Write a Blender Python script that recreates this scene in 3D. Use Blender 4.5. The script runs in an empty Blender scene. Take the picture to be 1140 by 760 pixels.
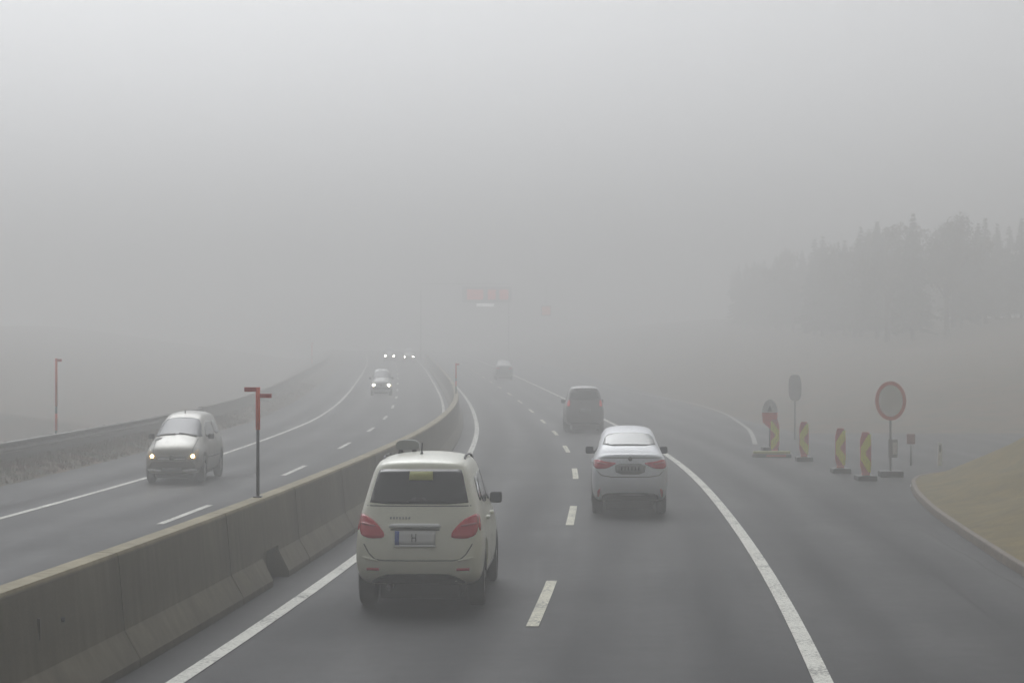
import bpy, bmesh, math, random
from mathutils import Vector, Matrix
from mathutils.bvhtree import BVHTree
R = math.radians
random.seed(7)
sc = bpy.context.scene
COL = sc.collection

# ------------------------------------------------------------------ camera
cam = bpy.data.cameras.new('camera'); camo = bpy.data.objects.new('camera', cam); COL.objects.link(camo)
camo.location = (0, 0, 2.65)
camo.rotation_euler = (R(90 + 0.33), 0, 0)
cam.sensor_width = 36; cam.lens = 36 * 2600 / 1140.0
cam.clip_start = 0.1; cam.clip_end = 5000
sc.camera = camo
# ------------------------------------------------------------------ sky, sun, exposure
SUN_EL, SUN_AZ = 46, -12                 # degrees; azimuth from +Y towards +X
w = bpy.data.worlds.new('World'); sc.world = w; w.use_nodes = True
nt = w.node_tree; nt.nodes.clear()
sky = nt.nodes.new('ShaderNodeTexSky'); sky.sky_type = 'NISHITA'; sky.sun_disc = False
sky.sun_elevation = R(SUN_EL); sky.sun_rotation = R(SUN_AZ)
sky.air_density = 1.0; sky.dust_density = 6.0; sky.ozone_density = 1.0
hs = nt.nodes.new('ShaderNodeHueSaturation'); hs.inputs['Saturation'].default_value = 0.0
bg = nt.nodes.new('ShaderNodeBackground'); bg.inputs['Strength'].default_value = 0.14
wo = nt.nodes.new('ShaderNodeOutputWorld')
cm = nt.nodes.new('ShaderNodeMix'); cm.data_type = 'RGBA'; cm.blend_type = 'MULTIPLY'; cm.inputs[0].default_value = 1.0; cm.inputs[7].default_value = (0.985, 1.0, 1.025, 1)
nt.links.new(sky.outputs[0], hs.inputs['Color']); nt.links.new(hs.outputs[0], cm.inputs[6]); nt.links.new(cm.outputs[2], bg.inputs[0]); nt.links.new(bg.outputs[0], wo.inputs[0])
sun = bpy.data.lights.new('sun', 'SUN'); suno = bpy.data.objects.new('sun', sun); COL.objects.link(suno)
sun.energy = 0.55; sun.angle = R(40); sun.color = (1, 0.99, 0.975)
sd = Vector((math.sin(R(SUN_AZ)) * math.cos(R(SUN_EL)), math.cos(R(SUN_AZ)) * math.cos(R(SUN_EL)), math.sin(R(SUN_EL))))
suno.rotation_euler = (-sd).to_track_quat('-Z', 'Y').to_euler()
suno.location = sd * 60
sc.view_settings.view_transform = 'Standard'; sc.view_settings.look = 'None'
sc.view_settings.gamma = 1; sc.view_settings.use_curve_mapping = False
sc.view_settings.exposure = -0.47
sc.render.engine = 'CYCLES'
cy = sc.cycles
cy.max_bounces = 6; cy.diffuse_bounces = 3; cy.glossy_bounces = 3; cy.transmission_bounces = 4
cy.volume_bounces = 2; cy.transparent_max_bounces = 6; cy.use_denoising = True
cy.sample_clamp_indirect = 4
# ------------------------------------------------------------------ air
HAZE_D, HAZE_G, HAZE_TOP = 0.0113, 0.58, 13.6
def build_haze():
    bm = bmesh.new()
    bmesh.ops.create_cube(bm, size=1)
    for v in bm.verts:
        v.co = Vector((v.co.x * 1500, v.co.y * 1700 + 650, (HAZE_TOP if v.co.z > 0 else -14.0)))
    me = bpy.data.meshes.new('haze'); bm.to_mesh(me); bm.free()
    o = bpy.data.objects.new('haze', me); COL.objects.link(o); o['kind'] = 'stuff'
    m = bpy.data.materials.new('fog'); m.use_nodes = True; t = m.node_tree; t.nodes.clear()
    pv = t.nodes.new('ShaderNodeVolumePrincipled'); out = t.nodes.new('ShaderNodeOutputMaterial')
    pv.inputs['Color'].default_value = (0.74, 0.74, 0.735, 1)
    pv.inputs['Density'].default_value = HAZE_D
    pv.inputs['Anisotropy'].default_value = HAZE_G
    t.links.new(pv.outputs[0], out.inputs['Volume'])
    me.materials.append(m)

# ------------------------------------------------------------------ helpers
def tag(o, label=None, cat=None, group=None, kind=None):
    if label: o['label'] = label
    if cat: o['category'] = cat
    if group: o['group'] = group
    if kind: o['kind'] = kind
    return o
def empty(name, loc=(0, 0, 0), rz=0.0):
    o = bpy.data.objects.new(name, None); COL.objects.link(o)
    o.location = loc; o.rotation_euler = (0, 0, rz); o.empty_display_size = 0.2
    return o
def link(name, bm, mat, parent=None, smooth=False, loc=None):
    bmesh.ops.recalc_face_normals(bm, faces=bm.faces[:])
    me = bpy.data.meshes.new(name); bm.to_mesh(me); bm.free()
    for m in (mat if isinstance(mat, (list, tuple)) else [mat]): me.materials.append(m)
    if smooth:
        for p in me.polygons: p.use_smooth = True
    o = bpy.data.objects.new(name, me); COL.objects.link(o)
    if parent: o.parent = parent
    if loc: o.location = loc
    return o
def copy_tree(o, parent=None):
    c = o.copy(); COL.objects.link(c)
    if parent: c.parent = parent
    for ch in list(o.children): copy_tree(ch, c)
    return c
def box(bm, c, s, rz=0.0, bevel=0.0, rot=None):
    r = bmesh.ops.create_cube(bm, size=1); vs = r['verts']
    M = Matrix.Translation(c) @ (rot.to_4x4() if rot else Matrix.Rotation(rz, 4, 'Z')) @ Matrix.Diagonal((s[0], s[1], s[2], 1))
    bmesh.ops.transform(bm, matrix=M, verts=vs)
    if bevel > 0:
        es = list({e for v in vs for e in v.link_edges})
        bmesh.ops.bevel(bm, geom=es, offset=bevel, segments=2, affect='EDGES', profile=0.6)
def cyl(bm, a, b, r1, r2=None, seg=16, sx=1.0):
    a, b = Vector(a), Vector(b); r2 = r1 if r2 is None else r2
    d = b - a
    r = bmesh.ops.create_cone(bm, cap_ends=True, segments=seg, radius1=r1, radius2=r2, depth=d.length)
    M = Matrix.Translation((a + b) / 2) @ d.to_track_quat('Z', 'Y').to_matrix().to_4x4()
    bmesh.ops.transform(bm, matrix=M, verts=r['verts'])
def poly_prism(bm, pts, y0, y1):
    """outline in (x,z), extruded along y"""
    a = [bm.verts.new((x, y0, z)) for x, z in pts]; b = [bm.verts.new((x, y1, z)) for x, z in pts]
    n = len(pts); bm.faces.new(a); bm.faces.new(b[::-1])
    for i in range(n): bm.faces.new((a[i], a[(i + 1) % n], b[(i + 1) % n], b[i]))
def chaikin(p, n=2, closed=True):
    for _ in range(n):
        q = []; m = len(p)
        for i in range(m if closed else m - 1):
            a, b = p[i], p[(i + 1) % m]
            q.append((a[0] * .8 + b[0] * .2, a[1] * .8 + b[1] * .2)); q.append((a[0] * .2 + b[0] * .8, a[1] * .2 + b[1] * .8))
        p = q
    return p

# ------------------------------------------------------------------ materials
def nodes(m): return m.node_tree.nodes, m.node_tree.links
def base_mat(name, col, rough=0.6, metal=0.0, coat=0.0, spec=0.5):
    m = bpy.data.materials.new(name); m.use_nodes = True
    b = m.node_tree.nodes['Principled BSDF']
    b.inputs['Base Color'].default_value = (*col, 1); b.inputs['Roughness'].default_value = rough
    b.inputs['Metallic'].default_value = metal; b.inputs['Coat Weight'].default_value = coat
    b.inputs['Coat Roughness'].default_value = 0.12; b.inputs['Specular IOR Level'].default_value = spec
    return m
def varied(name, c1, c2, scale=6.0, rough=(0.5, 0.7), metal=0.0, coat=0.0, bump=0.0, detail=6, stretch=(1, 1, 1), bscale=None, mid=(0.35, 0.65)):
    m = base_mat(name, c1, rough[0], metal, coat); N, L = nodes(m); b = N['Principled BSDF']
    tc = N.new('ShaderNodeTexCoord'); mp = N.new('ShaderNodeMapping'); mp.inputs['Scale'].default_value = stretch
    L.new(tc.outputs['Object'], mp.inputs[0])
    n = N.new('ShaderNodeTexNoise'); n.inputs['Scale'].default_value = scale; n.inputs['Detail'].default_value = detail
    L.new(mp.outputs[0], n.inputs['Vector'])
    r = N.new('ShaderNodeValToRGB'); r.color_ramp.elements[0].position = mid[0]; r.color_ramp.elements[1].position = mid[1]
    r.color_ramp.elements[0].color = (*c1, 1); r.color_ramp.elements[1].color = (*c2, 1)
    L.new(n.outputs[0], r.inputs[0]); L.new(r.outputs[0], b.inputs['Base Color'])
    mr = N.new('ShaderNodeMapRange'); mr.inputs[3].default_value = rough[0]; mr.inputs[4].default_value = rough[1]
    L.new(n.outputs[0], mr.inputs[0]); L.new(mr.outputs[0], b.inputs['Roughness'])
    if bump:
        n2 = N.new('ShaderNodeTexNoise'); n2.inputs['Scale'].default_value = bscale or scale * 8; n2.inputs['Detail'].default_value = 4
        L.new(mp.outputs[0], n2.inputs['Vector'])
        bp = N.new('ShaderNodeBump'); bp.inputs['Strength'].default_value = bump; bp.inputs['Distance'].default_value = 0.02
        L.new(n2.outputs[0], bp.inputs['Height']); L.new(bp.outputs[0], b.inputs['Normal'])
    return m
def emit(name, col, s, base=(0.8, 0.8, 0.8)):
    m = base_mat(name, base, 0.15); b = m.node_tree.nodes['Principled BSDF']
    b.inputs['Emission Color'].default_value = (*col, 1); b.inputs['Emission Strength'].default_value = s
    return m
def asphalt(name, c, wet=0.5):
    """damp asphalt: grain, long drying streaks, wheel tracks taken from the lane coordinate in the UV map"""
    m = base_mat(name, c, 0.5); N, L = nodes(m); b = N['Principled BSDF']
    tc = N.new('ShaderNodeTexCoord'); sep = N.new('ShaderNodeSeparateXYZ'); L.new(tc.outputs['UV'], sep.inputs[0])
    def math_(op, a, bb=None):
        q = N.new('ShaderNodeMath'); q.operation = op
        for i, x in enumerate((a, bb)):
            if x is None: continue
            if isinstance(x, (int, float)): q.inputs[i].default_value = x
            else: L.new(x, q.inputs[i])
        return q.outputs[0]
    # wheel tracks: two per 2.66 m lane
    ph = math_('MULTIPLY', sep.outputs[0], 2 * math.pi / 1.33)
    tr = math_('MULTIPLY', math_('ADD', math_('COSINE', ph), 1.0), 0.5)
    mp = N.new('ShaderNodeMapping'); mp.inputs['Scale'].default_value = (1.3, 0.06, 1); L.new(tc.outputs['UV'], mp.inputs[0])
    ns = N.new('ShaderNodeTexNoise'); ns.inputs['Scale'].default_value = 1.0; ns.inputs['Detail'].default_value = 5; L.new(mp.outputs[0], ns.inputs['Vector'])
    nb = N.new('ShaderNodeTexNoise'); nb.inputs['Scale'].default_value = 0.30; nb.inputs['Detail'].default_value = 6; L.new(tc.outputs['Object'], nb.inputs['Vector'])
    ng = N.new('ShaderNodeTexNoise'); ng.inputs['Scale'].default_value = 45; ng.inputs['Detail'].default_value = 6; L.new(tc.outputs['Object'], ng.inputs['Vector'])
    nm = N.new('ShaderNodeTexNoise'); nm.inputs['Scale'].default_value = 3.2; nm.inputs['Detail'].default_value = 8; nm.inputs['Roughness'].default_value = 0.7; L.new(tc.outputs['Object'], nm.inputs['Vector'])
    k = math_('ADD', math_('ADD', math_('MULTIPLY', ns.outputs[0], 0.45), math_('MULTIPLY', nb.outputs[0], 0.30)), math_('MULTIPLY', nm.outputs[0], 0.25))
    k2 = math_('SUBTRACT', k, math_('MULTIPLY', tr, 0.14))
    r = N.new('ShaderNodeValToRGB'); r.color_ramp.elements[0].position = 0.30; r.color_ramp.elements[1].position = 0.62
    r.color_ramp.elements[0].color = (c[0] * .50, c[1] * .50, c[2] * .52, 1); r.color_ramp.elements[1].color = (c[0] * 1.6, c[1] * 1.6, c[2] * 1.6, 1)
    L.new(k2, r.inputs[0])
    mx = N.new('ShaderNodeMix'); mx.data_type = 'RGBA'; mx.blend_type = 'MULTIPLY'; mx.inputs[0].default_value = 0.5
    L.new(r.outputs[0], mx.inputs[6]); L.new(ng.outputs[1] if False else ng.outputs[0], mx.inputs[7]); L.new(mx.outputs[2], b.inputs['Base Color'])
    mr = N.new('ShaderNodeMapRange'); mr.inputs[1].default_value = 0.3; mr.inputs[2].default_value = 0.7
    mr.inputs[3].default_value = 0.50; mr.inputs[4].default_value = 0.80; L.new(k2, mr.inputs[0]); L.new(mr.outputs[0], b.inputs['Roughness'])
    bp = N.new('ShaderNodeBump'); bp.inputs['Strength'].default_value = 0.5; bp.inputs['Distance'].default_value = 0.006
    L.new(ng.outputs[0], bp.inputs['Height']); L.new(bp.outputs[0], b.inputs['Normal'])
    return m
M = {}
M['asphalt'] = asphalt('damp asphalt', (0.029, 0.030, 0.033))
M['asphalt'].node_tree.nodes['Principled BSDF'].inputs['Specular IOR Level'].default_value = 0.12
def road_paint(name, c):
    m = base_mat(name, c, 0.55); N, L = nodes(m); b = N['Principled BSDF']; tc = N.new('ShaderNodeTexCoord')
    n1 = N.new('ShaderNodeTexNoise'); n1.inputs['Scale'].default_value = 28; n1.inputs['Detail'].default_value = 8; L.new(tc.outputs['Object'], n1.inputs['Vector'])
    n2 = N.new('ShaderNodeTexNoise'); n2.inputs['Scale'].default_value = 1.1; n2.inputs['Detail'].default_value = 4; L.new(tc.outputs['Object'], n2.inputs['Vector'])
    ad = N.new('ShaderNodeMath'); ad.operation = 'ADD'; sc_ = N.new('ShaderNodeMath'); sc_.operation = 'MULTIPLY'; sc_.inputs[1].default_value = 0.55
    L.new(n2.outputs[0], sc_.inputs[0]); L.new(n1.outputs[0], ad.inputs[0]); L.new(sc_.outputs[0], ad.inputs[1])
    r = N.new('ShaderNodeValToRGB'); e = r.color_ramp.elements; e[0].position = 0.58; e[0].color = (.09, .09, .085, 1); e[1].position = 0.82; e[1].color = (*c, 1)
    q = e.new(0.68); q.color = (c[0] * .72, c[1] * .72, c[2] * .70, 1)
    L.new(ad.outputs[0], r.inputs[0]); L.new(r.outputs[0], b.inputs['Base Color']); return m
M['line_worn'] = road_paint('faded road paint', (0.24, 0.24, 0.21)); M['line'] = road_paint('road paint', (0.70, 0.70, 0.63)); M['line_y'] = road_paint('worn road paint', (0.68, 0.66, 0.50))
M['grass_soil'] = varied('dry grass sward', (0.105, 0.086, 0.024), (0.205, 0.150, 0.046), 2.6, (0.8, 0.95), bump=1.0, bscale=22, detail=12, mid=(0.30, 0.70))
M['blade'] = varied('dry grass', (0.24, 0.19, 0.075), (0.19, 0.17, 0.062), 1.2, (0.6, 0.8))
M['blade_dk'] = varied('rough grass', (0.085, 0.080, 0.022), (0.14, 0.065, 0.024), 0.8, (0.6, 0.8))
M['verge'] = varied('verge soil', (0.045, 0.048, 0.018), (0.13, 0.075, 0.035), 0.9, (0.8, 0.95), bump=0.8, bscale=14)
M['kerb'] = varied('kerb stone', (0.13, 0.105, 0.08), (0.20, 0.155, 0.12), 4, (0.6, 0.8), bump=0.4)
M['rust'] = varied('galvanised steel', (0.070, 0.065, 0.058), (0.125, 0.115, 0.10), 2.0, (0.4, 0.6), metal=0.4)
M['steel'] = base_mat('grey steel', (0.10, 0.10, 0.105), 0.5, 0.5)
M['orange'] = varied('orange plastic', (0.88, 0.12, 0.045), (0.78, 0.10, 0.04), 14, (0.4, 0.55))
M['dark_orange'] = base_mat('weathered red plastic', (0.50, 0.045, 0.035), 0.5)
M['white'] = varied('white sheet', (0.84, 0.85, 0.84), (0.76, 0.77, 0.76), 5, (0.35, 0.5))
M['signgrey'] = base_mat('grey sign back', (0.30, 0.31, 0.31), 0.5)
M['red'] = base_mat('red sheet', (0.66, 0.17, 0.12), 0.4)
M['pink'] = base_mat('faded red sheet', (0.42, 0.20, 0.17), 0.5)
M['yellow'] = base_mat('yellow sheet', (0.90, 0.86, 0.03), 0.4)
M['rubber'] = varied('tyre rubber', (0.018, 0.018, 0.018), (0.035, 0.034, 0.033), 9, (0.7, 0.85))
M['plastic'] = base_mat('black plastic', (0.02, 0.02, 0.022), 0.5)
M['rim'] = base_mat('alloy rim', (0.35, 0.35, 0.36), 0.35, 0.8)
M['glass'] = base_mat('tinted glass', (0.018, 0.023, 0.024), 0.08, 0, 0, 0.8)
M['glass_lt'] = base_mat('windscreen glass', (0.055, 0.065, 0.085), 0.22, 0, 0, 0.3)
M['glass_sedan'] = base_mat('rear screen glass', (0.085, 0.105, 0.10), 0.10, 0, 0, 0.9)
M['seam'] = base_mat('panel gap', (0.02, 0.02, 0.02), 0.8)
M['seam_lt'] = base_mat('pale panel gap', (0.16, 0.16, 0.14), 0.8)
M['chrome'] = base_mat('satin chrome', (0.78, 0.79, 0.78), 0.3, 0.4)
M['paint_cream'] = varied('cream white paint', (0.84, 0.845, 0.71), (0.78, 0.785, 0.66), 3, (0.28, 0.42), coat=0.4)
M['paint_white'] = varied('white paint', (0.82, 0.85, 0.90), (0.76, 0.79, 0.84), 3, (0.28, 0.42), coat=0.4)
M['paint_silver'] = varied('silver beige paint', (0.33, 0.325, 0.285), (0.28, 0.275, 0.24), 3, (0.30, 0.42), metal=0.35, coat=0.4)
M['paint_dark_hazed'] = varied('fog-paled paint', (0.16, 0.15, 0.155), (0.18, 0.17, 0.172), 3, (0.28, 0.42), coat=0.4)  # haze put into the colour: a dark car lightened so it fades
M['paint_grey_hazed'] = varied('grey paint', (0.16, 0.16, 0.165), (0.19, 0.19, 0.195), 3, (0.28, 0.42), coat=0.4)  # lightened to imitate thicker fog over the far car
M['paint_pale'] = varied('pale grey paint', (0.45, 0.46, 0.44), (0.40, 0.41, 0.40), 3, (0.28, 0.42), coat=0.4)
M['tail'] = base_mat('red lens', (0.60, 0.006, 0.028), 0.15, 0, 0.5)
M['tail_pale'] = base_mat('pink lens band', (0.55, 0.12, 0.14), 0.15, 0, 0.5)
M['tail_on'] = emit('lit tail lamp', (1, 0.08, 0.08), 0.35, (0.4, 0.01, 0.02))
M['head_on'] = emit('lit headlamp', (1.0, 0.70, 0.33), 38.0)
M['head_far'] = emit('lit far headlamp', (1.0, 0.95, 0.85), 120.0)
M['amber'] = base_mat('clear amber lens', (0.55, 0.42, 0.22), 0.12, 0, 0.5)
M['plate'] = base_mat('number plate', (0.68, 0.69, 0.68), 0.4)
M['plate_dk'] = base_mat('grey number plate', (0.28, 0.29, 0.29), 0.4)
M['blue'] = base_mat('blue strip', (0.04, 0.10, 0.42), 0.4)
M['ink'] = base_mat('dark lettering', (0.03, 0.03, 0.035), 0.5)
M['ink_lt'] = base_mat('faded lettering', (0.42, 0.43, 0.41), 0.4)
M['sticker'] = base_mat('yellow green card', (0.46, 0.47, 0.14), 0.5)
M['brown'] = base_mat('brown bumper insert', (0.075, 0.062, 0.035), 0.5)
M['bark'] = varied('bark', (0.05, 0.04, 0.03), (0.09, 0.075, 0.06), 5, (0.8, 0.95), bump=0.5)
M['needles'] = varied('dark needles', (0.035, 0.050, 0.026), (0.060, 0.075, 0.036), 0.6, (0.6, 0.8))
M['leaves'] = varied('autumn leaves', (0.06, 0.062, 0.022), (0.115, 0.085, 0.030), 0.6, (0.6, 0.8))
def concrete(name):
    m = base_mat(name, (0.2, 0.19, 0.15), 0.75); N, L = nodes(m); b = N['Principled BSDF']
    tc = N.new('ShaderNodeTexCoord')
    n1 = N.new('ShaderNodeTexNoise'); n1.inputs['Scale'].default_value = 0.9; n1.inputs['Detail'].default_value = 8; L.new(tc.outputs['Object'], n1.inputs['Vector'])
    mp = N.new('ShaderNodeMapping'); mp.inputs['Scale'].default_value = (5, 5, 0.5); L.new(tc.outputs['Object'], mp.inputs[0])
    n2 = N.new('ShaderNodeTexNoise'); n2.inputs['Scale'].default_value = 1.4; n2.inputs['Detail'].default_value = 6; L.new(mp.outputs[0], n2.inputs['Vector'])
    mx = N.new('ShaderNodeMix'); mx.inputs[0].default_value = 0.45; L.new(n1.outputs[0], mx.inputs[2]); L.new(n2.outputs[0], mx.inputs[3])
    r = N.new('ShaderNodeValToRGB'); r.color_ramp.elements[0].position = 0.32; r.color_ramp.elements[1].position = 0.68
    r.color_ramp.elements[0].color = (0.070, 0.058, 0.030, 1); r.color_ramp.elements[1].color = (0.165, 0.142, 0.088, 1)
    L.new(mx.outputs[0], r.inputs[0])
    # tone by height: darker at the foot and mid face, much paler crown
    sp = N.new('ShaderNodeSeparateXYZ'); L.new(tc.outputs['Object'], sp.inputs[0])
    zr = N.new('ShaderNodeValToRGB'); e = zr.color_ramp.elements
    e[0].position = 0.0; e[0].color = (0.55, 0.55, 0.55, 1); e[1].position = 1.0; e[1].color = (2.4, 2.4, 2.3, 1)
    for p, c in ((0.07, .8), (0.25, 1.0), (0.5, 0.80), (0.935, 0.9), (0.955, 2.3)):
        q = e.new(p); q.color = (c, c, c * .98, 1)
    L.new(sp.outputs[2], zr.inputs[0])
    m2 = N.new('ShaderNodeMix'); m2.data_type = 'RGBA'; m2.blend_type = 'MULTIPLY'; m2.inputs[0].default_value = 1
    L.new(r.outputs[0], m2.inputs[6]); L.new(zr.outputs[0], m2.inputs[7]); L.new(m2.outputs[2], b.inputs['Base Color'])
    bp = N.new('ShaderNodeBump'); bp.inputs['Strength'].default_value = 0.4; bp.inputs['Distance'].default_value = 0.01
    n3 = N.new('ShaderNodeTexNoise'); n3.inputs['Scale'].default_value = 30; n3.inputs['Detail'].default_value = 6; L.new(tc.outputs['Object'], n3.inputs['Vector'])
    L.new(n3.outputs[0], bp.inputs['Height']); L.new(bp.outputs[0], b.inputs['Normal'])
    return m
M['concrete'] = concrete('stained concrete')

# ------------------------------------------------------------------ road alignment (plan curve of the lane line + rise)
PTS = [(-60, -9.9), (-20, -3.85), (0, -1.64), (24.9, 0.325), (38.5, 0.985), (52.6, 1.42), (66.2, 1.53), (81, 1.44), (94.4, 1.20), (112, 0.70),
       (130, 0.0), (150, -0.93), (200, -3.4), (236, -5.4), (300, -9.6), (400, -18), (600, -40)]
def spline(P):
    n = len(P); x = [p[0] for p in P]; a = [p[1] for p in P]
    h = [x[i + 1] - x[i] for i in range(n - 1)]
    al = [0] * n
    for i in range(1, n - 1): al[i] = 3 / h[i] * (a[i + 1] - a[i]) - 3 / h[i - 1] * (a[i] - a[i - 1])
    l = [1] * n; mu = [0] * n; z = [0] * n
    for i in range(1, n - 1):
        l[i] = 2 * (x[i + 1] - x[i - 1]) - h[i - 1] * mu[i - 1]; mu[i] = h[i] / l[i]; z[i] = (al[i] - h[i - 1] * z[i - 1]) / l[i]
    c = [0] * n; b = [0] * n; d = [0] * n
    for j in range(n - 2, -1, -1):
        c[j] = z[j] - mu[j] * c[j + 1]; b[j] = (a[j + 1] - a[j]) / h[j] - h[j] * (c[j + 1] + 2 * c[j]) / 3; d[j] = (c[j + 1] - c[j]) / (3 * h[j])
    def f(t):
        j = 0
        while j < n - 2 and t > x[j + 1]: j += 1
        u = t - x[j]; return a[j] + u * (b[j] + u * (c[j] + u * d[j]))
    return f
REF = spline(PTS)
def slope(Y): return (REF(Y + .5) - REF(Y - .5))
def zr(Y):
    t = min(Y, 330) - 90
    return 0.0 if t <= 0 else 0.015 * t * t / (t + 25)
def at(off, Y, z=0.0): return Vector((REF(Y) + off, Y, zr(Y) + z))
def frange(a, b, s):
    o = []; t = a
    while t < b - 1e-6: o.append(t); t += s
    o.append(b); return o

def sheet(name, offs, Ys, dz, mat, absx=False, zf=None):
    bm = bmesh.new(); uv = bm.loops.layers.uv.new('UVMap'); rows = []
    for Y in Ys:
        o = offs(Y) if callable(offs) else offs
        rows.append([(bm.verts.new((x if absx else REF(Y) + x, Y, zr(Y) + dz + (zf(x, Y) if zf else 0))), x if not absx else x - REF(Y)) for x in o])
    for i in range(len(rows) - 1):
        for j in range(len(rows[i]) - 1):
            q = [rows[i][j], rows[i][j + 1], rows[i + 1][j + 1], rows[i + 1][j]]
            f = bm.faces.new([v for v, _ in q]); f.smooth = True
            for lp, (v, u) in zip(f.loops, q): lp[uv].uv = (u, v.co.y)
    me = bpy.data.meshes.new(name); bm.to_mesh(me); bm.free(); me.materials.append(mat)
    o = bpy.data.objects.new(name, me); COL.objects.link(o); return o

# kerb line of the grass bank (x as function of Y) and its nose
KERB = [(3.9, -30), (4.7, 0), (5.35, 15), (6.15, 28.4), (6.5, 33), (6.93, 38.3), (7.5, 43.5), (8.1, 47.5), (8.62, 49.6), (9.5, 51.2), (11.5, 53.0), (15, 55.2), (22, 58.6), (40, 66)]
def kerb_x(Y):
    for (x0, y0), (x1, y1) in zip(KERB, KERB[1:]):
        if y0 <= Y <= y1: return x0 + (x1 - x0) * (Y - y0) / (y1 - y0)
    return KERB[0][0] if Y < KERB[0][1] else 40
Ys = frange(-40, 120, 4) + frange(124, 420, 8)[0:]
road = sheet('road', [-11.6, -9.3, -6.4, -3.4, -2.4, 0, 2.6, 5.2, 8.3], Ys, 0.0, M['asphalt']); tag(road, kind='structure')
# slip road that opens behind the beacons
bm = bmesh.new(); uv = bm.loops.layers.uv.new('UVMap')
prev = None
for Y in frange(-30, 46, 4) + frange(47, 79, 4):
    xr = kerb_x(Y) + .6 if Y < 46.5 else 46
    xs = [REF(Y) + 4.6, (REF(Y) + 4.6 + min(xr, 12)) / 2, min(xr, 12), xr if xr > 12 else None]; xs = [x for x in xs if x is not None]
    if len(xs) == 3: xs.append(xs[2] + .01)
    row = [bm.verts.new((x, Y, .004)) for x in xs]
    if prev:
        for a in range(3):
            f = bm.faces.new((prev[a], prev[a + 1], row[a + 1], row[a]))
            for lp in f.loops: lp[uv].uv = (lp.vert.co.x - REF(lp.vert.co.y), lp.vert.co.y)
    prev = row
for f in bm.faces: f.smooth = True
slip = link('slip_road', bm, M['asphalt']); tag(slip, kind='structure')

# ------------------------------------------------------------------ ground: one sheet, valley on the left, hillside on the right
def hill(X, Y):
    ref = REF(min(max(Y, -60), 600)); base = zr(min(Y, 600)); u = X - ref
    rb = max(9.0, 0) + (0 if Y > 78 else 60)   # the hillside begins beyond the slip road
    z = base - 0.06
    if u < -11.6:
        t = -11.6 - u
        z = base + min(0.16, t * 0.12) - 0.0 if t < 2.3 else base + 0.16 - (t - 2.3) * 0.42
        z = max(z, -11.0 + 1.2 * math.sin(X * .05) * math.cos(Y * .04))
        if Y > 110 and t > 6:      # far wooded flank left of the bend
            z = max(z, base - 1.5 + min(5.0, (t - 6) * 0.14))
    if u > 8.2:
        t = u - 8.2
        s = 0.15 if Y > 80 else 0.0
        z = base - 0.06 + min(4.5, max(0, t - 1.0) * s)
        if Y <= 80:
            tt = max(0, X - 46); z += min(4.5, tt * .3)
        if 80 < Y < 96: z = base - 0.06 + (z - base + 0.06) * (Y - 80) / 16
    return z
gx = [-740, -500, -300, -200, -150, -120, -100, -80] + frange(-70, -14, 2) + [-13.2, -12.6, -12, -11.4, -11, -10.4, -9.9] + frange(-8, 10, 2) + frange(11, 60, 2) + [70, 90, 120, 200, 400, 740]
gy = [-190, -120, -80, -50] + frange(-40, 140, 3) + frange(150, 420, 10) + [460, 520, 600, 800, 1100, 1490]
bm = bmesh.new(); rows = []
for Y in gy:
    row = []
    sx = REF(min(max(Y, -60), 600)) - REF(60)
    for X in gx:
        xx = X + sx * (1 if abs(X) < 60 else max(0, 1 - (abs(X) - 60) / 300))
        row.append(bm.verts.new((xx, Y, hill(xx, Y))))
    rows.append(row)
for i in range(len(rows) - 1):
    for j in range(len(gx) - 1): bm.faces.new((rows[i][j], rows[i][j + 1], rows[i + 1][j + 1], rows[i + 1][j])).smooth = True
g = link('ground', bm, M['verge']); tag(g, kind='structure')
# stand ground well under the sheets of asphalt
for v in g.data.vertices:
    u = v.co.x - REF(min(max(v.co.y, -60), 600))
    if -11.3 < u < 8.6 or (v.co.y < 80 and 8 < v.co.x < 46): v.co.z -= 0.12

# left verge strip between asphalt and rail
ver = sheet('verge', [-11.6, -11.45, -11.2, -12.2 + .5, -12.1, -12.6, -13.1, -13.6, -14.1][:0] or [-14.3, -13.8, -13.2, -12.7, -12.3, -11.9, -11.58], frange(-30, 120, 2) + frange(124, 400, 6), 0.0, M['verge'],
            zf=lambda x, Y: {-14.3: -.25, -13.8: .14, -13.2: .22, -12.7: .20, -12.3: .15, -11.9: .10, -11.58: .008}[x] + (random.uniform(-.02, .03) if x not in (-11.58, -14.3) else 0))
tag(ver, kind='structure')

# grass bank inside the kerb
def nz(x, y): return (math.sin(x * 1.7 + y * .6) + math.sin(y * 1.1 - x * .7) + math.sin(x * .4 + y * 2.3) * .6) * .06
def resample(P, step):
    out = [Vector((*P[0], 0))]
    for a, b in zip(P, P[1:]):
        a, b = Vector((*a, 0)), Vector((*b, 0)); n = max(1, int((b - a).length / step))
        for i in range(1, n + 1): out.append(a.lerp(b, i / n))
    return out
KP = [Vector(p) for p in resample(chaikin(KERB, 2, False), 0.8)]
def knorm(i):
    a = KP[max(0, i - 1)]; b = KP[min(len(KP) - 1, i + 1)]; d = (b - a).normalized(); return Vector((d.y, -d.x, 0))
BANK_T = [0.1, .4, .8, 1.4, 2.2, 3.2, 4.5, 6, 8, 11, 15, 20]
def bank_h(t):
    t_ = min(t, 9); return 0.11 + 0.05 * min(t_, 1) + max(0, t_ - .3) * .26 + max(0, t_ - 1.6) * .40
bm = bmesh.new()
inner = []
for i, p in enumerate(KP):
    n = knorm(i); inner.append((p.x + n.x * .084, p.y + n.y * .084))
outl = inner + [(52, inner[-1][1] - 1), (52, -30), (inner[0][0], -30.0)][:2]
bm.faces.new([bm.verts.new((a, b, 0)) for a, b in outl])
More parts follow.
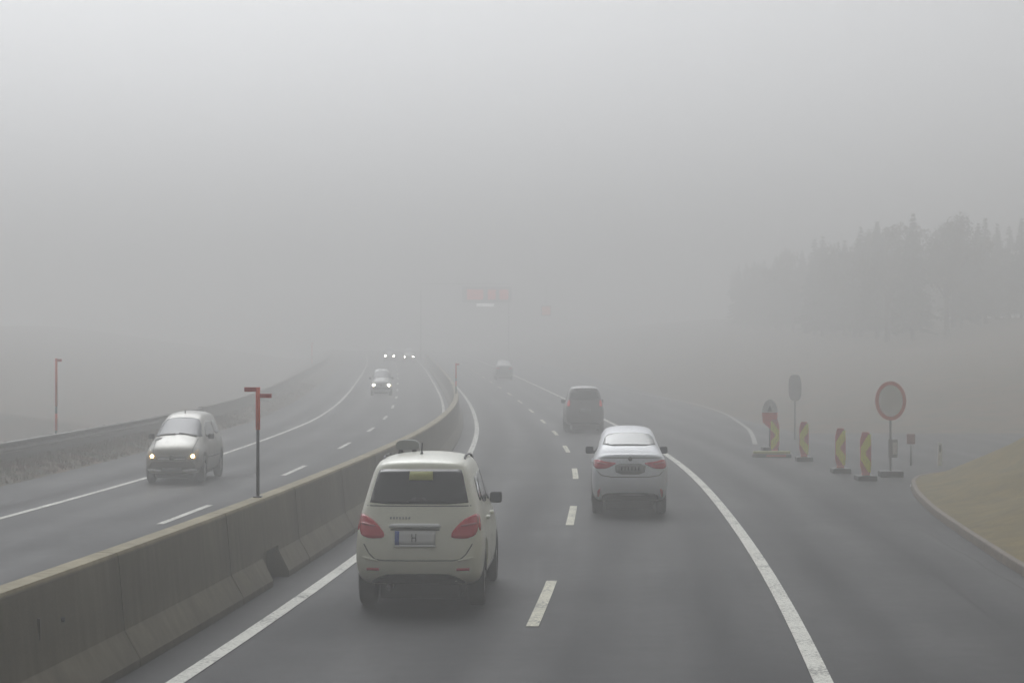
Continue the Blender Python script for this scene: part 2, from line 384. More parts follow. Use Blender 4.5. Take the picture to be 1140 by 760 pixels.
for ax, lo, hi in ((0, 3, 52), (1, -30, 70)):
    t = lo + .013
    while t < hi:
        co = Vector((0, 0, 0)); co[ax] = t; no = Vector((0, 0, 0)); no[ax] = 1
        bmesh.ops.bisect_plane(bm, geom=bm.verts[:] + bm.edges[:] + bm.faces[:], plane_co=co, plane_no=no)
        t += .6 if (ax == 0 and t < 20) or (ax == 1 and t > 20) else 3
def kerb_dist(x, y):
    best = 1e9
    for a, b in zip(inner, inner[1:]):
        dx, dy = b[0] - a[0], b[1] - a[1]; L2 = dx * dx + dy * dy
        t = max(0, min(1, ((x - a[0]) * dx + (y - a[1]) * dy) / L2)) if L2 else 0
        d = math.hypot(x - a[0] - t * dx, y - a[1] - t * dy); best = min(best, d)
    return best
for v in bm.verts:
    t = kerb_dist(v.co.x, v.co.y); v.co.z = bank_h(t) + (nz(v.co.x, v.co.y) * min(1, t) if t > .2 else 0)
for f in bm.faces: f.smooth = True
bank = link('grass_bank', bm, M['grass_soil']); tag(bank, kind='structure')
bm = bmesh.new(); prof = [(-.015, 0), (-.0, .10), (.012, .115), (.08, .115), (.085, .0)]
for i in range(len(KP) - 1):
    d = (KP[i + 1] - KP[i]).normalized() * .010; rr = []
    for p, k in ((KP[i] + d, i), (KP[i + 1] - d, i + 1)):
        n = knorm(k); rr.append([bm.verts.new((p.x + n.x * a, p.y + n.y * a, b + .003)) for a, b in prof])
    for j in range(len(prof) - 1): bm.faces.new((rr[0][j], rr[0][j + 1], rr[1][j + 1], rr[1][j]))
    bm.faces.new(rr[0][::-1]); bm.faces.new(rr[1])
kb = link('kerb', bm, M['kerb']); tag(kb, kind='structure')

def blades(name, pts, h, mat, label=None, lean=.5):
    bm = bmesh.new()
    for (x, y, z) in pts:
        for _ in range(3):
            a = random.uniform(0, math.tau); hh = h * random.uniform(.5, 1.4); wd = .012 * random.uniform(.7, 1.6)
            ox, oy = random.uniform(-.05, .05), random.uniform(-.05, .05); lx, ly = random.uniform(-lean, lean) * hh, random.uniform(-lean, lean) * hh
            c, s = math.cos(a) * wd, math.sin(a) * wd
            bm.faces.new((bm.verts.new((x + ox - c, y + oy - s, z - .01)), bm.verts.new((x + ox + c, y + oy + s, z - .01)), bm.verts.new((x + ox + lx, y + oy + ly, z + hh))))
    me = bpy.data.meshes.new(name); bm.to_mesh(me); bm.free(); me.materials.append(mat)
    o = bpy.data.objects.new(name, me); COL.objects.link(o); tag(o, label, 'grass', kind='stuff'); return o
pts = []
for _ in range(9000):
    Y = random.uniform(44, 150) if random.random() < .3 else random.uniform(44, 92); o = random.uniform(-13.7, -11.62)
    z = .008 + min(.2, (-11.58 - o) * .25); pts.append((REF(Y) + o, Y, zr(Y) + z))
blades('grass', pts, .08, M['blade_dk'], 'low brown grass strip along the foot of the left guardrail')

# ------------------------------------------------------------------ painted lines
def ribbon(name, off, Y0, Y1, wd, mat, step=2.0, z=.008):
    bm = bmesh.new(); prev = None
    for Y in frange(Y0, Y1, step):
        o = off(Y) if callable(off) else off
        a = bm.verts.new(at(o - wd / 2, Y, z)); b = bm.verts.new(at(o + wd / 2, Y, z))
        if prev: bm.faces.new((prev[0], prev[1], b, a))
        prev = (a, b)
    return link(name, bm, mat)
def lines():
    for nm, off, y0, y1, wd, m in (('edge_line', -2.66, -20, 330, .15, 'line'), ('edge_line', 2.58, -20, 330, .16, 'line'), ('edge_line', -9.25, 5, 330, .13, 'line'), ('edge_line', -4.0, 10, 330, .12, 'line')):
        tag(ribbon(nm, off, y0, y1, wd, M[m]), kind='structure')
    k = 0
    for i in range(-2, 18):
        y = 22.8 + 13.55 * i
        tag(ribbon('lane_dash', 0, y, y + 4.6, .125, M['line_y'], 1.6), kind='structure', group='dashes between the two lanes ahead')
    for i in range(-2, 18):
        y = 36.6 + 14.7 * i
        tag(ribbon('lane_dash', -6.42, y, y + 4.6, .12, M['line'], 1.6), kind='structure', group='dashes between the two oncoming lanes')
    for off, y0, y1 in ((5.35, -20, 58), (-9.9, 20, 90)):
        tag(ribbon('tar_joint', lambda Y, o=off: o + .02 * math.sin(Y * 1.7) + .012 * math.sin(Y * 5.1), y0, y1, .028, M['seam'], .5, .006), kind='structure')
    P = [(7.15, 68.5), (7.3, 70.3), (7.75, 75), (8.35, 82), (8.86, 90.7), (9.3, 100), (9.4, 106), (9.2, 115), (8.5, 124), (7.2, 136), (5.2, 155), (2.5, 185)]
    bm = bmesh.new(); prev = None
    Q = resample(chaikin(P, 2, False), 1.5)
    for i, p in enumerate(Q):
        a = bm.verts.new((p.x - .07, p.y, zr(p.y) + .012)); b = bm.verts.new((p.x + .07, p.y, zr(p.y) + .012))
        if prev: bm.faces.new((prev[0], prev[1], b, a))
        prev = (a, b)
    tag(link('edge_line', bm, M['line_worn']), kind='structure')
lines()

# ------------------------------------------------------------------ concrete median barrier: one thing per cast segment
PROF = [(.29, 0), (.29, .07), (.155, .31), (.10, .93), (.085, .97)]
def barrier_segment(off, Y0, Y1, label, notch=None, group=None, marks=False, h=1.0):
    P0 = at(off, (Y0 + Y1) / 2); root_loc = Vector((P0.x, P0.y, P0.z))
    bm = bmesh.new(); rings = []
    for Y in frange(Y0 + .018, Y1 - .018, (Y1 - Y0 - .036) / 4):
        c = at(off, Y) - root_loc; s = slope(Y)
        ring = [bm.verts.new((c.x + a, c.y - a * s, c.z + b * h)) for a, b in PROF] + [bm.verts.new((c.x - a, c.y + a * s, c.z + b * h)) for a, b in reversed(PROF)]
        rings.append(ring)
    n = len(rings[0])
    for r0, r1 in zip(rings, rings[1:]):
        for j in range(n): bm.faces.new((r0[j], r0[(j + 1) % n], r1[(j + 1) % n], r1[j]))
    bm.faces.new(rings[0][::-1]); bm.faces.new(rings[-1])
    es = [e for e in bm.edges if abs((e.verts[0].co - e.verts[1].co).z) < .05 and min(e.verts[0].co.z, e.verts[1].co.z) - root_loc.z * 0 > .9]
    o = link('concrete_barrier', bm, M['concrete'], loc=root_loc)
    o.visible_camera = True
    if notch:
        cb = bmesh.new(); y0, y1 = notch
        c = at(off, (y0 + y1) / 2) - root_loc
        box(cb, (c.x + .30, c.y, .14), (.56, y1 - y0, .46), -math.atan(slope(y0)))
        for v in cb.verts:
            if v.co.z > 0: v.co.y += .12
        cm = bpy.data.meshes.new('c'); cb.to_mesh(cm); cb.free(); co = bpy.data.objects.new('c', cm); COL.objects.link(co); co.location = root_loc
        apply_bool(o, [co])
    tag(o, label, 'barrier', group)
    return o
def apply_bool(o, cutters, sub=0):
    if sub:
        m = o.modifiers.new('s', 'SUBSURF'); m.levels = sub; m.render_levels = sub
    for c in cutters:
        m = o.modifiers.new('b', 'BOOLEAN'); m.operation = 'DIFFERENCE'; m.object = c; m.solver = 'EXACT'
    bpy.context.view_layer.update()
    dg = bpy.context.evaluated_depsgraph_get()
    me = bpy.data.meshes.new_from_object(o.evaluated_get(dg)); o.modifiers.clear(); old = o.data; o.data = me; me.name = o.name
    bpy.data.meshes.remove(old)
    for c in cutters:
        cme = c.data; bpy.data.objects.remove(c); bpy.data.meshes.remove(cme)
BOFF = -3.46
seg = 4.95; y = 19.9 - seg * 4
names = {3: 'stained concrete barrier segment nearest the camera, with a small dark hole in its face',
         4: 'second concrete barrier segment from the left edge, plain stained face between two joints',
         5: 'concrete barrier segment with a dark rectangular opening cut in its foot',
         6: 'concrete barrier segment beside the cream hatchback, just past the one with the opening'}
k = 0
while y < 215:
    s = seg if y < 110 else 9.9
    lab = names.get(k, 'foggy concrete barrier segment farther along the median wall')
    o = barrier_segment(BOFF, y, y + s, lab, notch=(26.75, 27.95) if k == 5 else None, group='concrete barrier segments dividing the carriageways')
    if k == 3:
        # lifting hole and scrape in the near segment
        b2 = bmesh.new(); a = at(BOFF, 17.95, .62); l = Vector((.135, 0, 0))
        cyl(b2, a + Vector((.118, 0, 0)) - o.location, a + Vector((.150, 0, 0)) - o.location, .02, seg=12)
        link('anchor_hole', b2, M['seam'], o)
        b2 = bmesh.new(); a = at(BOFF, 17.3, .62) - o.location; box(b2, (a.x + .133, a.y, a.z), (.02, .03, .17), -math.atan(slope(17)), .006)
        link('stain', b2, M['brown'], o)
    y += s; k += 1

# left side: guardrail, then a low concrete wall round the bend
def guardrail():
    r = empty('guardrail', at(-13.05, 60)); base = r.location.copy()
    tag(r, 'dark weathered steel guardrail on posts above the brown grass strip at left', 'guardrail')
    W = [(0.0, .66), (.05, .645), (.05, .60), (-.02, .555), (-.02, .52), (.05, .475), (.05, .43), (0, .41)]
    bm = bmesh.new(); prev = None
    for Y in frange(14, 88, 2):
        c = at(-13.05, Y) - base
        ring = [bm.verts.new((c.x + a, c.y, c.z + b)) for a, b in W] + [bm.verts.new((c.x + a - .012, c.y, c.z + b)) for a, b in reversed(W)]
        if prev:
            n = len(ring)
            for j in range(n): bm.faces.new((prev[j], prev[(j + 1) % n], ring[(j + 1) % n], ring[j]))
        prev = ring
    link('beam', bm, M['rust'], r)
    bm = bmesh.new(); prev = None
    for Y in frange(14, 88, 2):
        c = at(-13.05, Y) - base
        ring = [bm.verts.new((c.x + a, c.y, c.z + b)) for a, b in ((.0, .405), (.035, .405), (.035, .17), (0, .17))]
        if prev:
            for j in range(4): bm.faces.new((prev[j], prev[(j + 1) % 4], ring[(j + 1) % 4], ring[j]))
        prev = ring
    link('lower_rail', bm, M['rust'], r)
    for Y in frange(14, 88, 2.5):
        c = at(-13.14, Y) - base; bm = bmesh.new(); box(bm, (c.x, c.y, c.z + .31), (.09, .07, .70), 0, .004)
        link('post', bm, M['rust'], r)
guardrail()
k = 0; y = 88
while y < 250:
    o = barrier_segment(-13.05, y, y + 9, 'low concrete wall segment left of the oncoming lanes where the bend fades', group='low wall segments round the left bend', h=.72)
    y += 9
# ------------------------------------------------------------------ marker poles
def pole_tee():
    p = Vector((REF(27.6) + BOFF - .02, 27.6, .968)); r = empty('marker_pole', p)
    tag(r, 'orange and grey marker pole with two small side plates on top of the concrete barrier', 'marker pole')
    bm = bmesh.new(); cyl(bm, (0, 0, 0), (0, 0, .80), .020, seg=12); link('pole', bm, M['steel'], r, True)
    bm = bmesh.new(); cyl(bm, (0, 0, .80), (0, 0, 1.30), .027, seg=12); link('sleeve', bm, M['orange'], r, True)
    bm = bmesh.new(); box(bm, (-.085, .0, 1.275), (.15, .035, .055), 0, .005); link('side_plate', bm, M['dark_orange'], r)
    bm = bmesh.new(); box(bm, (.092, .0, 1.20), (.14, .035, .05), 0, .005); link('side_plate', bm, M['dark_orange'], r)
    bm = bmesh.new(); box(bm, (0, 0, .01), (.10, .12, .02), 0, .003); link('foot_plate', bm, M['steel'], r)
pole_tee()
def snow_pole(p, h, label, flag=1):
    r = empty('marker_pole', p); tag(r, label, 'marker pole')
    bm = bmesh.new(); cyl(bm, (0, 0, 0), (0, 0, h * .5), .030, seg=10); link('pole', bm, M['steel'], r, True)
    bm = bmesh.new(); cyl(bm, (0, 0, h * .5), (0, 0, h), .032, seg=10); link('sleeve', bm, M['orange'], r, True)
    bm = bmesh.new(); cyl(bm, (0, 0, h * .24), (0, 0, h * .42), .0335, seg=10); link('band', bm, M['orange'], r, True)
    bm = bmesh.new(); box(bm, (.06 * flag, 0, h - .05), (.16, .04, .07), 0, .006); link('side_plate', bm, M['dark_orange'], r)
snow_pole(at(-13.32, 60.5, .10), 2.46, 'tall thin orange marker pole standing behind the left guardrail')
snow_pole(at(-13.6, 196, .1), 2.3, 'faint orange marker pole at the far end of the left bend')
snow_pole(at(BOFF, 99.5, .96), 1.3, 'faint marker pole on the median barrier far ahead')

# ------------------------------------------------------------------ roadworks furniture
def px(u, v, Y): return Vector(((u - 570) / 2600 * Y, Y, 0))
def beacon(u, Y, h, flip, label):
    r = empty('guide_beacon', px(u, 0, Y), random.uniform(-.05, .05)); tag(r, label, 'beacon', 'red and yellow beacons closing the slip road')
    wd = .118
    bm = bmesh.new(); poly_prism(bm, chaikin([(-wd, .13), (wd, .13), (wd, h), (-wd, h)], 1), -.02, .02); link('panel', bm, M['red'], r)
    f = -1 if flip else 1
    bm = bmesh.new(); zb, zt = .17, h - .05; zm = (zb + zt) / 2; t = .20
    poly_prism(bm, [(f * .108, zt), (f * .108, zt - .22), (f * .008, zm + .04), (f * .008, zm - .04), (f * .108, zb + .22), (f * .108, zb), (f * .05, zb), (f * -.108, zm - .13), (f * -.108, zm + .13), (f * .05, zt)], -.026, -.0205)
    link('chevron', bm, M['yellow'], r)
    bm = bmesh.new(); box(bm, (0, 0, .055), (.40, .62, .11), 0, .02); link('foot', bm, M['plastic'], r)
    bm = bmesh.new(); box(bm, (0, 0, .125), (.16, .14, .05), 0, .01); link('socket', bm, M['red'], r)
beacon(963.5, 49.4, 1.02, False, 'yellow and red beacon nearest the round sign, chevron pointing left')
beacon(935.5, 52.6, 1.0, False, 'yellow and red beacon third from the left, left of the one nearest the round sign')
beacon(895, 58.4, .98, False, 'yellow and red beacon second from the left with a left pointing chevron')
beacon(862.5, 61.5, .95, True, 'leftmost yellow and red beacon, its chevron bulging to the right')
def plinth():
    r = empty('barrier_foot', px(859, 0, 60.4)); tag(r, 'low yellow and red plinth on the asphalt beneath the leftmost beacon', 'plinth')
    bm = bmesh.new(); box(bm, (0, 0, .05), (1.0, .34, .10), 0, .03); link('base', bm, M['kerb'], r)
    bm = bmesh.new(); box(bm, (0, 0, .135), (.95, .16, .07), 0, .02); link('ridge', bm, M['sticker'], r)
    bm = bmesh.new(); box(bm, (.1, -.172, .05), (.5, .01, .05), 0, .002); link('reflector', bm, M['red'], r)
plinth()
def round_sign():
    p = px(991.5, 0, 50.8); r = empty('road_sign', p, R(-2)); tag(r, 'round white no entry for vehicles sign with red rim on a post beside the beacons', 'road sign')
    zc = 2.65 - (446 - 395) / 2600 * 50.8
    def ell(a, b, n=40): return [(math.cos(i / n * math.tau) * a, zc + math.sin(i / n * math.tau) * b) for i in range(n)]
    bm = bmesh.new(); poly_prism(bm, ell(.335, .425), -.012, .012); link('rim', bm, M['red'], r)
    bm = bmesh.new(); poly_prism(bm, ell(.262, .345), -.018, -.0125); link('face', bm, M['white'], r)
    bm = bmesh.new(); cyl(bm, (0, .04, .1), (0, .04, zc + .3), .026, seg=12); link('post', bm, M['signgrey'], r, True)
    bm = bmesh.new(); box(bm, (0, .0, .07), (.5, .5, .14), 0, .03); link('foot', bm, M['plastic'], r)
    bm = bmesh.new(); box(bm, (.05, -.0, .62), (.20, .02, .40), 0, .004); link('lower_plate', bm, M['signgrey'], r)
    bm = bmesh.new(); box(bm, (.09, -.015, .62), (.10, .01, .26), 0, .002); link('sticker', bm, M['white'], r)
round_sign()
def keep_sign():
    Y = 64.5; p = px(857, 0, Y); r = empty('road_sign', p); tag(r, 'small white topped red sign standing behind the leftmost beacon', 'road sign')
    f = Y / 2600; z = lambda v: 2.65 - (v - 395) * f
    n = 16; a = .215
    top = [(math.cos(i / n * math.pi) * a, z(459) + math.sin(i / n * math.pi) * .36) for i in range(n + 1)]
    bm = bmesh.new(); poly_prism(bm, top, -.012, .012); link('white_panel', bm, M['white'], r)
    low = [(-a, z(459) - .004), (a, z(459) - .004), (a * .9, z(470)), (0, z(477)), (-a * .9, z(470))]
    bm = bmesh.new(); poly_prism(bm, low, -.0125, .0125); link('red_panel', bm, M['orange'], r)
    bm = bmesh.new(); poly_prism(bm, [(-.07, z(458)), (.0, z(451)), (.07, z(458))], -.017, -.0125); link('arrow_mark', bm, M['signgrey'], r)
    bm = bmesh.new(); cyl(bm, (0, .03, 0.06), (0, .03, z(455)), .024, seg=10); link('post', bm, M['signgrey'], r, True)
    bm = bmesh.new(); box(bm, (0, 0, .06), (.45, .5, .12), 0, .02); link('foot', bm, M['plastic'], r)
keep_sign()
def white_sign():
    Y = 73; p = px(885, 0, Y); r = empty('road_sign', p); tag(r, 'pale tall blank panel sign barely visible behind the beacons', 'road sign')
    f = Y / 2600; z = lambda v: 2.65 - (v - 395) * f
    bm = bmesh.new(); poly_prism(bm, chaikin([(-.20, z(446)), (.20, z(446)), (.20, z(417)), (-.20, z(417))], 2), -.01, .01); link('panel', bm, M['white'], r)
    bm = bmesh.new(); cyl(bm, (0, .03, 0), (0, .03, z(425)), .024, seg=10); link('post', bm, M['signgrey'], r, True)
white_sign()
def delineator(p, label, h=.75, red=False):
    r = empty('delineator_post', p); tag(r, label, 'delineator')
    bm = bmesh.new(); poly_prism(bm, [(-.045, 0), (.045, 0), (.045, h), (-.03, h + .04)], -.03, .03); link('post', bm, M['white'], r)
    bm = bmesh.new(); box(bm, (0, -.033, h * .8), (.03, .006, .14)); link('reflector', bm, M['red'] if red else M['signgrey'], r)
delineator((46.6 / 2600 * 476, 46.6, .45), 'slim white delineator post on the grass bank behind the kerb', .42)
def stone():
    bm = bmesh.new(); bmesh.ops.create_icosphere(bm, subdivisions=2, radius=.07)
    for v in bm.verts: v.co *= random.uniform(.8, 1.15); v.co.z *= .8
    o = link('kerb_reflector', bm, M['white'], loc=(8.02, 46.6, .05)); tag(o, 'small white lump at the foot of the kerb nose', 'reflector')
stone()
def red_marker():
    r = empty('marker_post', px(1014, 0, 56)); tag(r, 'faint small red topped post just behind the kerb nose', 'marker post')
    bm = bmesh.new(); cyl(bm, (0, 0, 0), (0, 0, .5), .03, seg=10); link('post', bm, M['signgrey'], r, True)
    bm = bmesh.new(); box(bm, (0, 0, .64), (.20, .03, .24), 0, .01); link('panel', bm, M['pink'], r)
red_marker()
# overhead gantry deep in the fog
def gantry():
    Y = 255; z0 = zr(Y); r = empty('overhead_gantry', (0, Y, z0)); tag(r, 'overhead gantry with red lit sign hanging almost hidden in the fog ahead', 'gantry')
    f = Y / 2600; X = lambda u: (u - 570) * f; z = lambda v: 2.65 - (v - 395) * f - z0
    xl, xr = REF(Y) - 3.4, REF(Y) + 6.2
    for x in (xl, xr):
        bm = bmesh.new(); cyl(bm, (x, 0, -.2), (x, 0, z(322)), .07, .06, seg=12); link('column', bm, M['signgrey'], r, True)
    bm = bmesh.new(); box(bm, ((xl + xr) / 2, 0, z(316)), (xr - xl + .3, .12, .12), 0, .02); link('cross_beam', bm, M['signgrey'], r)
    bm = bmesh.new(); box(bm, (X(542), -.35, z(328)), (5.4, .25, 1.75), 0, .03); h = link('sign_housing', bm, M['signgrey'], r)
    e = emit('red matrix', (1, .12, .10), 1.3, (.05, .02, .02))
    for u0, u1 in ((520, 538), (543, 552), (556, 566)):
        bm = bmesh.new(); box(bm, (X((u0 + u1) / 2), -.49, z(328)), (X(u1) - X(u0), .02, 1.1), 0, .005); link('matrix_panel', bm, e, h)
    bm = bmesh.new(); box(bm, (X(540), -.40, z(339.5)), (1.9, .2, .35), 0, .02); link('lamp', bm, emit('white sign lamp', (1, 1, 1), 2), h)
    bm = bmesh.new(); box(bm, (X(608), -.3, z(346)), (1.1, .25, 1.1), 0, .03); h2 = link('signal_housing', bm, M['plastic'], r)
    bm = bmesh.new(); box(bm, (X(608), -.44, z(346)), (.9, .02, .9), 0, .005); link('signal_panel', bm, emit('orange matrix', (1, .25, .12), 1.0, (.05, .02, .02)), h2)
    bm = bmesh.new(); box(bm, (X(608), 0, (z(338) + z(322)) / 2), (.08, .08, z(318) - z(340))); link('hanger', bm, M['signgrey'], r)
gantry()

# ------------------------------------------------------------------ cars
def loft(rings, bulge=(.03, .05)):
    bm = bmesh.new(); V = {}
    def vert(x, y, z):
        k = (round(x, 5), round(y, 5), round(z, 5))
        if k not in V: V[k] = bm.verts.new((x, y, z))
        return V[k]
    n = len(rings[0])
    for s in (1, -1):
        G = [[vert(s * x, y, z) for x, y, z in r] for r in rings]
        for i in range(len(G) - 1):
            for j in range(n - 1):
                q = (G[i][j], G[i][j + 1], G[i + 1][j + 1], G[i + 1][j]); bm.faces.new(q if s > 0 else q[::-1])
        for e, r in ((0, rings[0]), (-1, rings[-1])):
            g = G[e]; b = -bulge[0] if e == 0 else bulge[1]
            c = {1: g[0], n - 2: g[-1]}
            for j in range(2, n - 2): c[j] = vert(0, r[j][1] + b, r[j][2])
            for j in range(1, n - 2): bm.faces.new((g[j], g[j + 1], c[j + 1], c[j]))
    bmesh.ops.recalc_face_normals(bm, faces=bm.faces[:])
    return bm
class Car:
    def __init__(s, name, label, cat, rings, paint, loc, heading, wheels, wr, wheel_w, bulge=(.03, .05), group=None):
        s.root = empty(name, loc, heading); tag(s.root, label, cat, group)
        bm = loft(rings, bulge); me = bpy.data.meshes.new('body'); bm.to_mesh(me); bm.free(); me.materials.append(paint)
        o = bpy.data.objects.new('body', me); COL.objects.link(o)
        cut = []
        for y in wheels:
            for sd_ in (1, -1):
                cb = bmesh.new(); cyl(cb, (sd_ * .36, y, wr + .02), (sd_ * .9, y, wr + .02), wr + .055, seg=32)
                cm = bpy.data.meshes.new('c'); cb.to_mesh(cm); cb.free(); co = bpy.data.objects.new('c', cm); COL.objects.link(co); cut.append(co)
        apply_bool(o, cut, 2)
        for p in o.data.polygons: p.use_smooth = True
        o.parent = s.root; s.body = o
        me = o.data; s.bvh = BVHTree.FromPolygons([v.co.copy() for v in me.vertices], [p.vertices[:] for p in me.polygons])
        hw = max(v.co.x for v in me.vertices)
        bm = bmesh.new(); y0, y1 = min(v.co.y for v in me.vertices), max(v.co.y for v in me.vertices)
        box(bm, (0, (y0 + y1) / 2, .205), (hw * 1.25, (y1 - y0) * .84, .20), 0, .03); link('underbody_shade_block', bm, M['plastic'], s.root)  # dark block added under the body to deepen the shade beneath
        for y in wheels:
            for sd_ in (1, -1):
                s.wheel(sd_ * (hw - wheel_w / 2 - .012), y, wr, wheel_w, sd_)
    def wheel(s, x, y, r, wd, sd_):
        w_ = empty('wheel', (x, y, r)); w_.parent = s.root
        bm = bmesh.new(); n = 28; prof = [(-.5, .62), (-.5, .9), (-.36, 1.0), (.36, 1.0), (.5, .9), (.5, .62)]
        rows = [[bm.verts.new((a * wd, math.cos(t) * r * b, math.sin(t) * r * b)) for a, b in prof] for t in [i / n * math.tau for i in range(n)]]
        for i in range(n):
            for j in range(len(prof)): bm.faces.new((rows[i][j], rows[i][(j + 1) % len(prof)], rows[(i + 1) % n][(j + 1) % len(prof)], rows[(i + 1) % n][j]))
        link('tyre', bm, M['rubber'], w_, True)
        bm = bmesh.new(); cyl(bm, (sd_ * wd * .18, 0, 0), (sd_ * wd * .30, 0, 0), r * .63, seg=24)
        for k in range(5):
            a = k / 5 * math.tau; box(bm, (sd_ * wd * .36, math.cos(a) * r * .32, math.sin(a) * r * .32), (.03, .07, r * .56), rot=Matrix.Rotation(math.pi / 2 - a, 3, 'X').inverted() if False else Matrix.Rotation(a - math.pi / 2, 3, 'X'))
        cyl(bm, (sd_ * wd * .3, 0, 0), (sd_ * wd * .46, 0, 0), r * .14, seg=12)
        link('rim', bm, M['rim'], w_)
    def hit(s, view, a, b):
        if view == 'rear': o, d = Vector((a, -4, b)), Vector((0, 1, 0))
        elif view == 'front': o, d = Vector((a, 12, b)), Vector((0, -1, 0))
        elif view == 'right': o, d = Vector((4, a, b)), Vector((-1, 0, 0))
        elif view == 'left': o, d = Vector((-4, a, b)), Vector((1, 0, 0))
        else: o, d = Vector((a, b, 5)), Vector((0, 0, -1))
        h, n, _, _ = s.bvh.ray_cast(o, d)
        if h is None:
            h, n, _, _ = s.bvh.find_nearest(o + d * 3.5); 
        if n.dot(d) > 0: n = -n
        return h, n
    def patch(s, name, view, pts, mat, off=.006, parent=None, rnd=1, cell=.05, depth=.012):
        pts = chaikin(pts, rnd) if rnd else pts
        bm = bmesh.new()
        bm.faces.new([bm.verts.new((a, b, 0)) for a, b in pts])
        for ax in (0, 1):
            lo = min(p[ax] for p in pts); hi = max(p[ax] for p in pts); t = lo + cell
            while t < hi - 1e-4:
                co = Vector((0, 0, 0)); co[ax] = t; no = Vector((0, 0, 0)); no[ax] = 1
                bmesh.ops.bisect_plane(bm, geom=bm.verts[:] + bm.edges[:] + bm.faces[:], plane_co=co, plane_no=no); t += cell
        nr = {}
        for v in bm.verts:
            h, n = s.hit(view, v.co.x, v.co.y); v.co = h + n * off; nr[v] = n
        be = [e for e in bm.edges if e.is_boundary]
        r = bmesh.ops.extrude_edge_only(bm, edges=be)
        for v in r['geom']:
            if isinstance(v, bmesh.types.BMVert):
                h, n, _, _ = s.bvh.find_nearest(v.co); v.co = v.co - (v.co - h).normalized() * depth if (v.co - h).length > 1e-6 else v.co
        return link(name, bm, mat, parent or s.root, True)
    def sym(s, name, view, pts, mat, **k):
        return [s.patch(name, view, [(q * a, b) for a, b in pts], mat, **k) for q in (1, -1)]
    def sides(s, name, pts, mat, **k):
        return [s.patch(name, v, pts, mat, **k) for v in ('right', 'left')]
    def seam(s, view, pts, mat=None, wd=.012, name='panel_gap', parent=None):
        bm = bmesh.new(); prev = None; P = []
        for (a0, b0), (a1, b1) in zip(pts, pts[1:]):
            L_ = math.hypot(a1 - a0, b1 - b0); n = max(1, int(L_ / .04)); nx, ny = -(b1 - b0) / L_ * wd / 2, (a1 - a0) / L_ * wd / 2
            prev = None
            for i in range(n + 1):
                a, b = a0 + (a1 - a0) * i / n, b0 + (b1 - b0) * i / n
                q = []
                for sg in (1, -1):
                    h, nn = s.hit(view, a + nx * sg, b + ny * sg); q.append(bm.verts.new(h + nn * .003))
                if prev: bm.faces.new((prev[0], prev[1], q[1], q[0]))
                prev = q
        return link(name, bm, mat or M['seam'], parent or s.body)
    def mirror(s, y, z, x, mat, wd=.13):
        for q in (1, -1):
            m = empty('wing_mirror', (q * x, y, z)); m.parent = s.root
            bm = bmesh.new(); box(bm, (q * wd * .55, 0, 0), (wd, .11, .13), 0, .035); link('housing', bm, mat, m, True)
            bm = bmesh.new(); box(bm, (q * wd * .55, -.058, 0), (wd * .78, .006, .095), 0, .002); link('mirror_glass', bm, M['glass_lt'], m)
            bm = bmesh.new(); box(bm, (-q * .02, .01, -.04), (.09, .06, .05), 0, .01); link('arm', bm, mat, m)
def text(body, size, mat, parent, loc, rot, name='lettering', sx=1.0):
    c = bpy.data.curves.new(name, 'FONT'); c.body = body; c.size = size; c.align_x = 'CENTER'; c.align_y = 'CENTER'; c.extrude = .001
    t = bpy.data.objects.new(name, c); COL.objects.link(t); bpy.context.view_layer.update()
    me = bpy.data.meshes.new_from_object(t.evaluated_get(bpy.context.evaluated_depsgraph_get())); bpy.data.objects.remove(t)
    me.materials.append(mat) if not me.materials else None
    for i in range(len(me.materials)): me.materials[i] = mat
    o = bpy.data.objects.new(name, me); COL.objects.link(o); o.parent = parent; o.location = loc; o.rotation_euler = rot; o.scale = (sx, 1, 1)
    return o

# --- cream compact hatchback (the photo shows its tail)
HB = [
 [(0, .11, .33), (.42, .11, .32), (.57, .09, .34), (.615, .00, .50), (.60, .05, .80), (.545, .14, 1.06), (.455, .40, 1.465), (.40, .43, 1.51), (0, .41, 1.54)],
 [(0, .34, .24), (.48, .34, .24), (.655, .28, .28), (.685, .22, .52), (.675, .26, .84), (.615, .36, 1.07), (.505, .58, 1.475), (.435, .62, 1.555), (0, .62, 1.585)],
 [(0, 1.2, .2), (.5, 1.2, .2), (.65, 1.2, .25), (.675, 1.2, .52), (.67, 1.2, .84), (.625, 1.2, 1.03), (.515, 1.2, 1.49), (.44, 1.2, 1.575), (0, 1.2, 1.61)],
 [(0, 2.2, .2), (.5, 2.2, .2), (.65, 2.2, .25), (.675, 2.2, .52), (.67, 2.2, .84), (.625, 2.2, .99), (.51, 2.2, 1.46), (.43, 2.2, 1.56), (0, 2.2, 1.60)],
 [(0, 2.8, .2), (.5, 2.8, .2), (.65, 2.8, .25), (.675, 2.8, .52), (.665, 2.8, .82), (.62, 2.8, .96), (.47, 2.7, 1.42), (.37, 2.66, 1.50), (0, 2.6, 1.54)],
 [(0, 3.5, .2), (.5, 3.5, .2), (.645, 3.5, .25), (.67, 3.5, .52), (.655, 3.5, .78), (.60, 3.4, .93), (.53, 3.4, 1.00), (.41, 3.5, 1.03), (0, 3.6, 1.04)],
 [(0, 4.1, .22), (.45, 4.1, .22), (.61, 4.05, .27), (.64, 4.05, .5), (.60, 4.05, .70), (.55, 4.05, .80), (.47, 4.05, .87), (.36, 4.08, .90), (0, 4.12, .91)],
 [(0, 4.3, .26), (.36, 4.3, .26), (.5, 4.26, .3), (.53, 4.28, .48), (.5, 4.26, .62), (.45, 4.22, .71), (.39, 4.2, .76), (.3, 4.22, .78), (0, 4.26, .80)],
]
